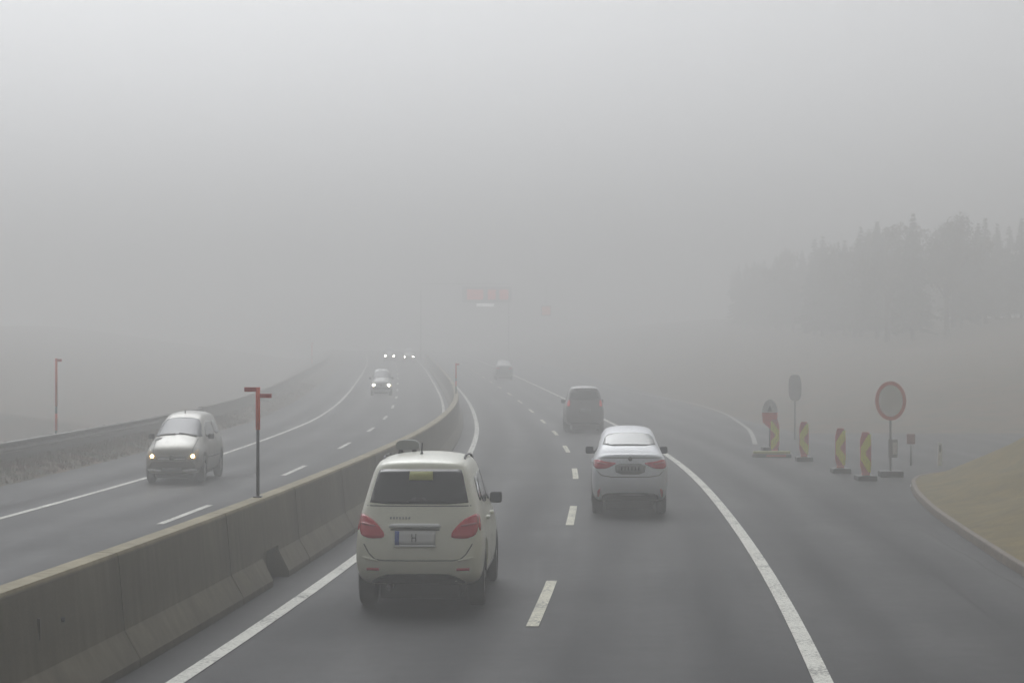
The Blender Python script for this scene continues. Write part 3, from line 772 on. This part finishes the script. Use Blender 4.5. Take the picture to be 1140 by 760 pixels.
def hatchback():
    Y = 24.05; hd = -math.atan(.040)
    c = Car('hatchback_car', 'cream white hatchback seen from behind, with roof sign and large red tail lights', 'car', HB, M['paint_cream'],
            (-.975, Y, 0), hd, (.80, 3.45), .315, .175)
    rg = c.patch('rear_window', 'rear', [(-.515, 1.105), (.515, 1.105), (.50, 1.17), (.435, 1.44), (.40, 1.455), (-.40, 1.455), (-.435, 1.44), (-.50, 1.17)], M['glass'], rnd=1)
    c.patch('window_card', 'rear', [(-.11, 1.345), (.14, 1.345), (.135, 1.43), (-.105, 1.43)], M['sticker'], off=.012, parent=rg, rnd=0)
    c.patch('rear_wiper', 'rear', [(-.14, 1.115), (.10, 1.115), (.06, 1.165), (-.04, 1.17)], M['plastic'], off=.016, parent=rg, rnd=1)
    for q, tl in zip((1, -1), c.sym('tail_light', 'rear', [(.345, .765), (.35, .82), (.415, .90), (.48, .955), (.575, 1.0), (.605, .995), (.612, .93), (.61, .85), (.585, .785), (.5, .757)], M['tail'], off=.010, cell=.035)):
        c.patch('lens_band', 'rear', [(q * .44, .873), (q * .44, .893), (q * .59, .92), (q * .59, .895)], M['tail_pale'], off=.017, parent=tl, rnd=1)
    for v in ('right', 'left'): c.patch('tail_light_side', v, [(.24, .82), (.32, .87), (.37, .95), (.35, .99), (.26, .99), (.23, .9)], M['tail'], off=.008, cell=.035)
    tg = c.patch('number_plate', 'rear', [(-.235, .69), (.185, .69), (.185, .835), (-.235, .835)], M['plate'], off=.022, rnd=0, depth=.02)
    c.patch('blue_strip', 'rear', [(-.232, .695), (-.188, .695), (-.188, .83), (-.232, .83)], M['blue'], off=.026, parent=tg, rnd=0)
    h, n = c.hit('rear', -.04, .762)
    text('H', .12, M['ink'], tg, (-.035, h.y - .032, .765), (R(90), 0, 0), sx=.7)
    c.patch('plate_frame', 'rear', [(-.245, .672), (.195, .672), (.195, .69), (-.245, .69)], M['chrome'], off=.024, parent=tg, rnd=0)
    c.patch('handle_bar', 'rear', [(-.29, .86), (.235, .86), (.24, .885), (.21, .905), (-.26, .905), (-.295, .885)], M['chrome'], off=.032, depth=.03)
    c.patch('plate_recess', 'rear', [(-.28, .838), (.225, .838), (.225, .858), (-.28, .858)], M['seam_lt'], off=.012)
    # illegible model script: low relief strokes
    for i in range(7):
        x = -.29 + i * .032; c.patch('badge', 'rear', [(x, .955), (x + .018, .955), (x + .018, .978), (x, .978)], M['ink_lt'], off=.007, rnd=0, parent=c.body)
    c.seam('rear', [(-.56, .70), (-.50, .60), (-.44, .545), (-.36, .535), (.36, .535), (.44, .545), (.50, .60), (.56, .70)], M['seam_lt'])
    c.seam('rear', [(-.54, 1.085), (.54, 1.085)], M['seam_lt'], .01)
    for q in (1, -1):
        c.patch('rear_reflector', 'rear', [(q * .40, .43), (q * .53, .43), (q * .53, .455), (q * .40, .455)], M['tail'], off=.006, rnd=0)
        c.patch('bumper_ledge', 'rear', [(q * .40, .52), (q * .56, .55), (q * .57, .575), (q * .42, .545)], M['paint_cream'], off=.02, depth=.02)
    bm = bmesh.new(); cyl(bm, (-.30, .06, .25), (-.30, .40, .25), .032, seg=14); link('exhaust_tip', bm, M['steel'], c.root, True)
    c.patch('bumper_insert', 'rear', [(-.50, .30), (-.40, .365), (-.30, .395), (.30, .395), (.40, .365), (.50, .30), (.46, .24), (-.46, .24)], M['plastic'], off=.008)
    # side glass
    c.sides('side_window', [(1.05, 1.07), (1.95, 1.04), (1.95, 1.38), (1.15, 1.38)], M['glass'], rnd=2)
    c.sides('side_window', [(2.03, 1.04), (2.98, 1.01), (2.60, 1.32), (2.40, 1.38), (2.03, 1.38)], M['glass'], rnd=2)
    c.sides('side_window', [(.68, 1.12), (.97, 1.09), (1.05, 1.36), (.82, 1.36)], M['glass'], rnd=2)
    c.patch('windscreen', 'top', [(-.50, 3.28), (.50, 3.28), (.40, 2.74), (-.40, 2.74)], M['glass'], cell=.06)
    for v in ('right', 'left'):
        c.seam(v, [(1.99, 1.0), (1.99, .34)]); c.seam(v, [(1.05, 1.0), (1.15, .62)]); c.seam(v, [(3.02, .96), (3.02, .36)])
        c.patch('door_handle', v, [(1.2, .88), (1.42, .88), (1.42, .915), (1.2, .915)], M['paint_cream'], off=.03, depth=.03)
        c.patch('door_handle', v, [(2.12, .87), (2.34, .87), (2.34, .905), (2.12, .905)], M['paint_cream'], off=.03, depth=.03)
        c.patch('sill_trim', v, [(1.25, .27), (2.95, .27), (2.95, .33), (1.25, .33)], M['plastic'], off=.010)
    c.sym('headlight', 'front', [(.32, .60), (.46, .60), (.50, .72), (.40, .76)], M['amber'])
    c.patch('grille', 'front', [(-.25, .52), (.25, .52), (.28, .66), (-.28, .66)], M['plastic'])
    c.mirror(2.86, 1.02, .60, M['plastic'], .14)
    for q in (1, -1):
        bm = bmesh.new(); P = [Vector((q * .43, y, c.hit('top', q * .43, y)[0].z + dz)) for y, dz in ((.95, -.01), (1.03, .022), (1.5, .028), (2.0, .028), (2.45, .022), (2.53, -.01))]
        for a, b in zip(P, P[1:]): cyl(bm, a, b, .011, seg=8)
        link('roof_rail', bm, M['steel'], c.root, True)
    # roof sign on two feet, aerial
    rs = empty('roof_sign', (-.245, 1.75, 1.585)); rs.parent = c.root
    bm = bmesh.new(); poly_prism(bm, chaikin([(-.128, .02), (.128, .02), (.128, .10), (.07, .128), (-.07, .128), (-.128, .10)], 1), -.05, .05); link('sign_body', bm, M['signgrey'], rs)
    for x in (-.075, .075):
        bm = bmesh.new(); cyl(bm, (x, -.03, -.03), (x, -.03, .022), .035, .022, seg=12); link('foot', bm, M['plastic'], rs)
    an = empty('aerial', (-.035, 1.02, 1.565)); an.parent = c.root
    bm = bmesh.new(); cyl(bm, (0, 0, -.02), (0, .02, .045), .032, .012, seg=12); link('aerial_base', bm, M['plastic'], an, True)
    bm = bmesh.new(); cyl(bm, (0, .02, .04), (0, .07, .14), .007, seg=8); link('aerial_rod', bm, M['plastic'], an)
    return c
HATCH = hatchback()

# --- white saloon
SD = [
 [(0, .12, .36), (.40, .12, .35), (.53, .10, .35), (.57, .00, .50), (.56, .03, .78), (.515, .08, .93), (.45, .12, 1.0), (.35, .13, 1.02), (0, .10, 1.03)],
 [(0, .32, .24), (.44, .32, .24), (.60, .26, .28), (.635, .2, .52), (.625, .22, .80), (.575, .24, .97), (.48, .26, 1.03), (.38, .28, 1.045), (0, .28, 1.05)],
 [(0, .8, .2), (.46, .8, .2), (.60, .8, .25), (.63, .8, .52), (.62, .78, .82), (.575, .74, .98), (.49, .72, 1.04), (.40, .74, 1.06), (0, .76, 1.065)],
 [(0, 1.5, .2), (.46, 1.5, .2), (.60, 1.5, .25), (.615, 1.5, .52), (.61, 1.5, .82), (.575, 1.46, .96), (.43, 1.42, 1.33), (.34, 1.44, 1.39), (0, 1.46, 1.42)],
 [(0, 2.3, .2), (.46, 2.3, .2), (.60, 2.3, .25), (.615, 2.3, .52), (.61, 2.3, .80), (.575, 2.3, .93), (.44, 2.3, 1.36), (.35, 2.3, 1.43), (0, 2.3, 1.46)],
 [(0, 2.8, .2), (.46, 2.8, .2), (.60, 2.8, .25), (.615, 2.8, .52), (.605, 2.8, .78), (.57, 2.8, .90), (.42, 2.75, 1.31), (.33, 2.7, 1.37), (0, 2.65, 1.40)],
 [(0, 3.6, .2), (.46, 3.6, .2), (.60, 3.6, .25), (.615, 3.6, .5), (.60, 3.6, .72), (.56, 3.5, .86), (.49, 3.5, .93), (.38, 3.6, .96), (0, 3.7, .97)],
 [(0, 4.4, .22), (.42, 4.4, .22), (.56, 4.35, .26), (.58, 4.35, .45), (.55, 4.35, .62), (.50, 4.35, .70), (.42, 4.35, .76), (.32, 4.38, .79), (0, 4.42, .80)],
 [(0, 4.62, .26), (.34, 4.62, .26), (.45, 4.58, .3), (.47, 4.58, .42), (.45, 4.56, .54), (.41, 4.53, .61), (.35, 4.5, .65), (.26, 4.52, .67), (0, 4.56, .69)],
]
def saloon():
    c = Car('saloon_car', 'white saloon seen from behind ahead in the right lane, with slim red tail lights', 'car', SD, M['paint_white'],
            (1.935, 38.2, 0), -math.atan(.028), (.95, 3.72), .32, .17)
    rg = c.patch('rear_window', 'top', [(-.455, .845), (.455, .845), (.385, 1.37), (.2, 1.40), (-.2, 1.40), (-.385, 1.37)], M['glass_sedan'], rnd=1, cell=.06)
    for q, tl in zip((1, -1), c.sym('tail_light', 'rear', [(.235, .885), (.245, .86), (.40, .79), (.555, .785), (.60, .84), (.585, .925), (.50, .93), (.42, .905)], M['tail'], off=.010, cell=.035)):
        c.patch('lens_band', 'rear', [(q * .36, .87), (q * .54, .90), (q * .55, .875), (q * .40, .85)], M['tail_pale'], off=.015, parent=tl, rnd=0)
    np_ = c.patch('number_plate', 'rear', [(-.20, .725), (.20, .725), (.20, .85), (-.20, .85)], M['plate_dk'], off=.02, rnd=0, depth=.02)
    c.patch('plate_recess', 'rear', [(-.235, .70), (.235, .70), (.255, .875), (-.255, .875)], M['plate_dk'], off=.008, rnd=1)
    for i in range(6):
        x = -.15 + i * .055; c.patch('lettering', 'rear', [(x, .76), (x + .022, .76), (x + .022, .82), (x, .82)], M['ink'], off=.024, rnd=0, parent=np_)
    for i in range(1):
        c.patch('emblem', 'rear', [(.035 * math.cos(a / 10 * math.tau), .945 + .032 * math.sin(a / 10 * math.tau)) for a in range(10)], M['rust'], off=.014, rnd=0)
    c.seam('rear', [(-.55, .76), (-.47, .68), (-.30, .655), (.30, .655), (.47, .68), (.55, .76)], M['seam_lt'])
    c.seam('rear', [(-.52, .965), (.52, .965)], M['seam_lt'], .014)
    c.patch('bumper_insert', 'rear', [(-.46, .28), (-.46, .35), (-.36, .395), (.36, .395), (.46, .35), (.46, .28), (.40, .24), (-.40, .24)], M['plastic'], off=.008)
    c.sym('rear_reflector', 'rear', [(.50, .33), (.535, .33), (.53, .44), (.485, .47)], M['tail'], off=.012)
    c.sides('side_window', [(1.25, 1.02), (2.15, .98), (2.15, 1.26), (1.60, 1.25)], M['glass'], rnd=2)
    c.sides('side_window', [(2.23, .98), (3.05, .95), (2.70, 1.20), (2.23, 1.26)], M['glass'], rnd=2)
    c.patch('windscreen', 'top', [(-.48, 3.42), (.48, 3.42), (.37, 2.82), (-.37, 2.82)], M['glass'], cell=.06)
    for v in ('right', 'left'):
        c.seam(v, [(2.19, .95), (2.19, .32)]); c.seam(v, [(1.25, .95), (1.35, .6)]); c.seam(v, [(3.15, .9), (3.15, .34)])
        c.patch('door_handle', v, [(1.35, .83), (1.55, .83), (1.55, .86), (1.35, .86)], M['paint_white'], off=.03, depth=.03)
        c.patch('door_handle', v, [(2.3, .82), (2.5, .82), (2.5, .85), (2.3, .85)], M['paint_white'], off=.03, depth=.03)
    c.sym('headlight', 'front', [(.28, .5), (.42, .5), (.45, .58), (.36, .6)], M['amber'])
    c.mirror(2.95, .98, .575, M['plastic'], .14)
    return c
SALOON = saloon()

# --- silver supermini coming towards us
SM = [
 [(0, .10, .30), (.38, .10, .30), (.52, .08, .32), (.55, .02, .48), (.54, .06, .74), (.49, .14, .95), (.40, .34, 1.34), (.32, .36, 1.38), (0, .34, 1.40)],
 [(0, .3, .22), (.44, .3, .22), (.585, .26, .26), (.61, .22, .5), (.60, .24, .76), (.55, .32, .96), (.42, .5, 1.38), (.33, .54, 1.45), (0, .54, 1.48)],
 [(0, 1.1, .19), (.45, 1.1, .19), (.585, 1.1, .24), (.61, 1.1, .5), (.605, 1.1, .76), (.57, 1.1, .93), (.425, 1.1, 1.40), (.335, 1.1, 1.485), (0, 1.1, 1.515)],
 [(0, 1.9, .19), (.45, 1.9, .19), (.585, 1.9, .24), (.61, 1.9, .5), (.605, 1.9, .76), (.57, 1.9, .92), (.42, 1.88, 1.38), (.325, 1.86, 1.46), (0, 1.84, 1.49)],
 [(0, 2.35, .19), (.45, 2.35, .19), (.585, 2.35, .24), (.61, 2.35, .5), (.60, 2.35, .75), (.565, 2.35, .90), (.42, 2.2, 1.30), (.33, 2.15, 1.36), (0, 2.1, 1.40)],
 [(0, 3.0, .19), (.44, 3.0, .19), (.58, 3.0, .24), (.61, 3.0, .5), (.595, 3.0, .73), (.55, 2.92, .87), (.47, 2.92, .93), (.37, 3.0, .95), (0, 3.08, .965)],
 [(0, 3.55, .2), (.42, 3.55, .2), (.56, 3.5, .25), (.585, 3.5, .45), (.57, 3.5, .62), (.52, 3.5, .71), (.43, 3.5, .77), (.33, 3.54, .79), (0, 3.58, .80)],
 [(0, 3.74, .22), (.38, 3.74, .22), (.505, 3.68, .26), (.525, 3.70, .40), (.50, 3.68, .52), (.45, 3.66, .58), (.37, 3.64, .62), (.28, 3.66, .64), (0, 3.70, .655)],
]
def supermini(loc, heading, name='supermini_car', label='silver beige supermini with lit headlights driving towards the camera on the left carriageway', paint='paint_silver', lamp='head_on', grp=None, lampr=.036):
    c = Car(name, label, 'car', SM, M[paint], loc, heading, (.62, 3.05), .285, .155, group=grp)
    ws = c.patch('windscreen', 'top', [(-.515, 2.86), (-.2, 2.93), (.2, 2.93), (.515, 2.86), (.37, 2.18), (.2, 2.13), (-.2, 2.13), (-.37, 2.18)], M['glass_lt'], rnd=1, cell=.06)
    for x0, x1 in ((-.40, -.02), (.05, .42)):
        c.patch('wiper', 'top', [(x0, 2.90 if x0 < 0 else 2.90), (x1, 2.86), (x1, 2.90), (x0, 2.945)], M['plastic'], off=.016, parent=ws, rnd=0)
    for q, hl in zip((1, -1), c.sym('headlight', 'front', [(.30, .53), (.36, .50), (.47, .51), (.52, .58), (.53, .68), (.50, .74), (.43, .66), (.34, .60)], M['amber'], off=.010, cell=.035)):
        h, n = c.hit('front', q * .42, .585)
        bm = bmesh.new(); cyl(bm, h - Vector((0, .02, 0)), h + Vector((0, .035, 0)), lampr, lampr * .85, seg=20); link('bulb', bm, M[lamp], hl)
    gr = c.patch('upper_grille', 'front', [(-.28, .535), (.28, .535), (.30, .575), (-.30, .575)], M['plastic'], off=.008)
    c.patch('chrome_bar', 'front', [(-.27, .515), (.27, .515), (.28, .538), (-.28, .538)], M['chrome'], off=.018, parent=gr, rnd=0)
    c.patch('emblem', 'front', [(-.045, .50), (.045, .50), (.05, .585), (0, .61), (-.05, .585)], M['rust'], off=.026, parent=gr)
    c.patch('lower_grille', 'front', [(-.46, .31), (.46, .31), (.47, .40), (.40, .485), (-.40, .485), (-.47, .40)], M['brown'], off=.008)
    c.patch('number_plate', 'front', [(-.20, .255), (.20, .255), (.20, .335), (-.20, .335)], M['plate_dk'], off=.022, rnd=0, depth=.02)
    c.patch('bumper_strip', 'front', [(-.50, .275), (-.22, .265), (-.22, .30), (-.50, .32)], M['chrome'], off=.016, rnd=1)
    c.patch('bumper_strip', 'front', [(.50, .275), (.22, .265), (.22, .30), (.50, .32)], M['chrome'], off=.016, rnd=1)
    c.patch('bonnet_patch', 'top', [(.30, 3.02), (.46, 3.02), (.44, 3.10), (.32, 3.10)], M['plastic'], off=.008)  # small dark patch on the bonnet below the windscreen
    c.seam('top', [(-.44, 2.98), (-.40, 3.62)]); c.seam('top', [(.44, 2.98), (.40, 3.62)])
    c.sides('side_window', [(2.0, .97), (2.55, .95), (2.15, 1.24), (1.95, 1.28), (1.40, 1.29), (1.40, .98)], M['glass'], rnd=2)
    c.sides('side_window', [(.66, 1.0), (1.32, .98), (1.32, 1.29), (.82, 1.28)], M['glass'], rnd=2)
    c.patch('rear_window', 'rear', [(-.44, 1.02), (.44, 1.02), (.36, 1.32), (-.36, 1.32)], M['glass'])
    c.sym('tail_light', 'rear', [(.42, .68), (.53, .68), (.52, .9), (.46, .88)], M['tail'])
    for v in ('right', 'left'):
        c.seam(v, [(1.36, .95), (1.36, .30)]); c.seam(v, [(2.5, .9), (2.55, .32)])
        c.patch('rub_strip', v, [(.95, .52), (2.7, .52), (2.7, .56), (.95, .56)], M['plastic'], off=.012)
    for q in (1, -1):
        m = empty('wing_mirror', (q * .56, 2.45, .97)); m.parent = c.root
        bm = bmesh.new(); box(bm, (q * .07, 0, 0), (.13, .11, .12), 0, .03); link('housing', bm, M['plastic'], m, True)
    bm = bmesh.new(); cyl(bm, (0, 1.95, 1.46), (0, 1.9, 1.53), .012, .006, seg=8); link('aerial', bm, M['plastic'], c.root)
    return c
# front bumper at local y 3.74; facing the camera the car is turned half round
def facing(px_, Yf, dx=0): 
    return None
def place_front(X, Yf, zz, hd, L=3.74): return (X - math.sin(hd) * 0 , Yf + L, zz)
MINI = supermini((-6.95, 48.05 + 3.74, 0), math.pi - math.atan(.014))
MINI.root.scale = (1, 1, .965)

# --- dark tall estate ahead, mostly swallowed by fog
def dark_car():
    c = Car('estate_car', 'dark grey estate car with dim tail lights, in fog beyond the white saloon', 'car', HB, M['paint_dark_hazed'], (2.48, 79.5, 0), 0.0, (.80, 3.45), .315, .175)
    c.patch('rear_window', 'rear', [(-.50, 1.12), (.50, 1.12), (.41, 1.44), (-.41, 1.44)], M['glass'])
    c.sym('tail_light', 'rear', [(.50, .90), (.60, .90), (.56, 1.10), (.50, 1.10)], M['tail_on'], off=.012)
    c.patch('number_plate', 'rear', [(-.2, .70), (.2, .70), (.2, .82), (-.2, .82)], M['plate_dk'], off=.02, rnd=0)
    c.sides('side_window', [(.9, 1.08), (3.0, 1.0), (2.6, 1.38), (1.0, 1.40)], M['glass'])
    c.patch('bumper_insert', 'rear', [(-.48, .26), (-.48, .36), (.48, .36), (.48, .26)], M['plastic'], off=.008)
    c.mirror(2.86, 1.02, .60, M['plastic'], .14)
    return c
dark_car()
def far_dark():
    c = Car('far_car', 'barely visible dark car shape in the fog at the end of the right lane', 'car', SD, M['paint_grey_hazed'], (-.55, 166, zr(166)), .045, (.95, 3.72), .32, .17)
    c.patch('rear_window', 'top', [(-.43, .90), (.43, .90), (.36, 1.38), (-.36, 1.38)], M['glass'], cell=.08)
    c.sym('tail_light', 'rear', [(.28, .80), (.56, .80), (.56, .92), (.36, .90)], M['tail'], off=.01)
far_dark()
def z_at(Y): return zr(Y)
supermini((-7.45, 130 + 3.7, z_at(131)), math.pi + .045, 'oncoming_car', 'pale oncoming car with two bright white headlights, nearer than the distant pair', 'paint_pale', 'head_far', 'distant oncoming cars', .075)
o1 = supermini((-12.75, 244, z_at(242)), math.pi + .05, 'oncoming_car', 'distant oncoming car showing two headlight dots, farther left of the far pair', 'paint_pale', 'head_far', 'distant oncoming cars', .11)
o2 = supermini((-10.45, 236, z_at(235)), math.pi + .05, 'oncoming_car', 'distant oncoming car showing two dimmer headlight dots, right of the far pair', 'paint_pale', 'head_far', 'distant oncoming cars', .085)

# ------------------------------------------------------------------ trees, dark shapes behind the fog
def tree_meshes(kind, seed):
    rnd = random.Random(seed)
    tb = bmesh.new(); cb = bmesh.new(); H = 10.0
    if kind == 'conifer':
        cyl(tb, (0, 0, -.5), (0, 0, H * .97), .19, .02, seg=10)
        z = 1.3
        while z < H:
            rr = (1 - z / H) ** .85 * 2.3 + .12; n = 8
            for i in range(n):
                a = rnd.uniform(0, math.tau); L_ = rr * rnd.uniform(.6, 1.12); dz = -L_ * rnd.uniform(.15, .4)
                if L_ > .5 and i < 4: cyl(tb, (0, 0, z), (math.cos(a) * L_ * .8, math.sin(a) * L_ * .8, z + dz * .8), .03, .008, seg=4)
                for k in range(int(9 + L_ * 20)):
                    t = rnd.uniform(.1, 1); sp = ((1.05 - t) * .5 + .1) * min(1, L_ * .8)
                    p = Vector((math.cos(a) * L_ * t - math.sin(a) * rnd.uniform(-sp, sp), math.sin(a) * L_ * t + math.cos(a) * rnd.uniform(-sp, sp), z + dz * t + rnd.uniform(-.12, .08)))
                    s = rnd.uniform(.12, .26) * min(1, .45 + L_ * .5); d = Vector((rnd.uniform(-1, 1), rnd.uniform(-1, 1), rnd.uniform(-.7, .2))).normalized(); e = d.cross(Vector((rnd.uniform(-1, 1), rnd.uniform(-1, 1), rnd.uniform(-1, 1)))).normalized()
                    cb.faces.new((cb.verts.new(p - e * s * .35), cb.verts.new(p + e * s * .35), cb.verts.new(p + d * s * 1.6)))
            z += .32
    else:
        cyl(tb, (0, 0, -.5), (0, 0, 4.2), .24, .14, seg=10); tips = []
        for i in range(9):
            a = rnd.uniform(0, math.tau); z0 = rnd.uniform(2.6, 4.2); e = Vector((math.cos(a) * rnd.uniform(1.2, 2.4), math.sin(a) * rnd.uniform(1.2, 2.4), rnd.uniform(5, 9.3)))
            cyl(tb, (0, 0, z0), e, .09, .03, seg=6); tips.append(e)
            for k in range(3):
                q = e.lerp(Vector((0, 0, z0)), rnd.uniform(.1, .6)); t = q + Vector((rnd.uniform(-1.3, 1.3), rnd.uniform(-1.3, 1.3), rnd.uniform(-.3, 1.2))); cyl(tb, q, t, .035, .01, seg=4); tips.append(t)
        for t in tips:
            R_ = rnd.uniform(.6, 1.1)
            for k in range(150):
                d = Vector((rnd.gauss(0, 1), rnd.gauss(0, 1), rnd.gauss(0, .8))); p = t + d.normalized() * R_ * rnd.random() ** .4
                s = rnd.uniform(.07, .16); u = Vector((rnd.uniform(-1, 1), rnd.uniform(-1, 1), rnd.uniform(-1, 1))).normalized(); v = u.orthogonal().normalized()
                cb.faces.new((cb.verts.new(p - u * s), cb.verts.new(p + v * s * .6), cb.verts.new(p + u * s), cb.verts.new(p - v * s * .6)))
    tm = bpy.data.meshes.new('trunk'); tb.to_mesh(tm); tb.free(); tm.materials.append(M['bark'])
    cm = bpy.data.meshes.new('crown'); cb.to_mesh(cm); cb.free(); cm.materials.append(M['needles'] if kind == 'conifer' else M['leaves'])
    return tm, cm
protos = {('conifer', i): tree_meshes('conifer', i) for i in range(3)}; protos.update({('leafy', i): tree_meshes('leafy', 10 + i) for i in range(3)})
def tree(kind, v, X, Y, s, label, group):
    tm, cm = protos[(kind, v)]
    r = empty('conifer_tree' if kind == 'conifer' else 'leafy_tree', (X, Y, hill(X, Y) - .1), random.uniform(0, 6)); r.scale = (s, s, s); tag(r, label, 'tree', group)
    for n_, me in (('trunk', tm), ('crown', cm)):
        o = bpy.data.objects.new(n_, me); COL.objects.link(o); o.parent = r
rt = []
def wood(n, y0, y1, xf, width, group, where, smin, smax):
    for i in range(n):
        for _ in range(60):
            Y = y0 + (y1 - y0) * random.random(); X = xf(Y) + random.random() ** 1.3 * width * (1 if xf(Y) > 0 else -1)
            if all((X - a) ** 2 + (Y - b) ** 2 > 3.4 for a, b in rt): break
        rt.append((X, Y))
        k = 'conifer' if random.random() < .75 else 'leafy'
        s_ = min(random.uniform(smin, smax), (HAZE_TOP - .5 - hill(X, Y)) / 10.6)
        tree(k, random.randrange(3), X, Y, s_, ('dark conifer' if k == 'conifer' else 'bushy leafy tree') + where, group)
wood(135, 158, 265, lambda Y: REF(Y) + 27 + (Y - 158) * .05, 28, 'trees on the foggy right hillside', ' dissolving into the fog on the slope right of the road', .75, 1.2)
build_haze()
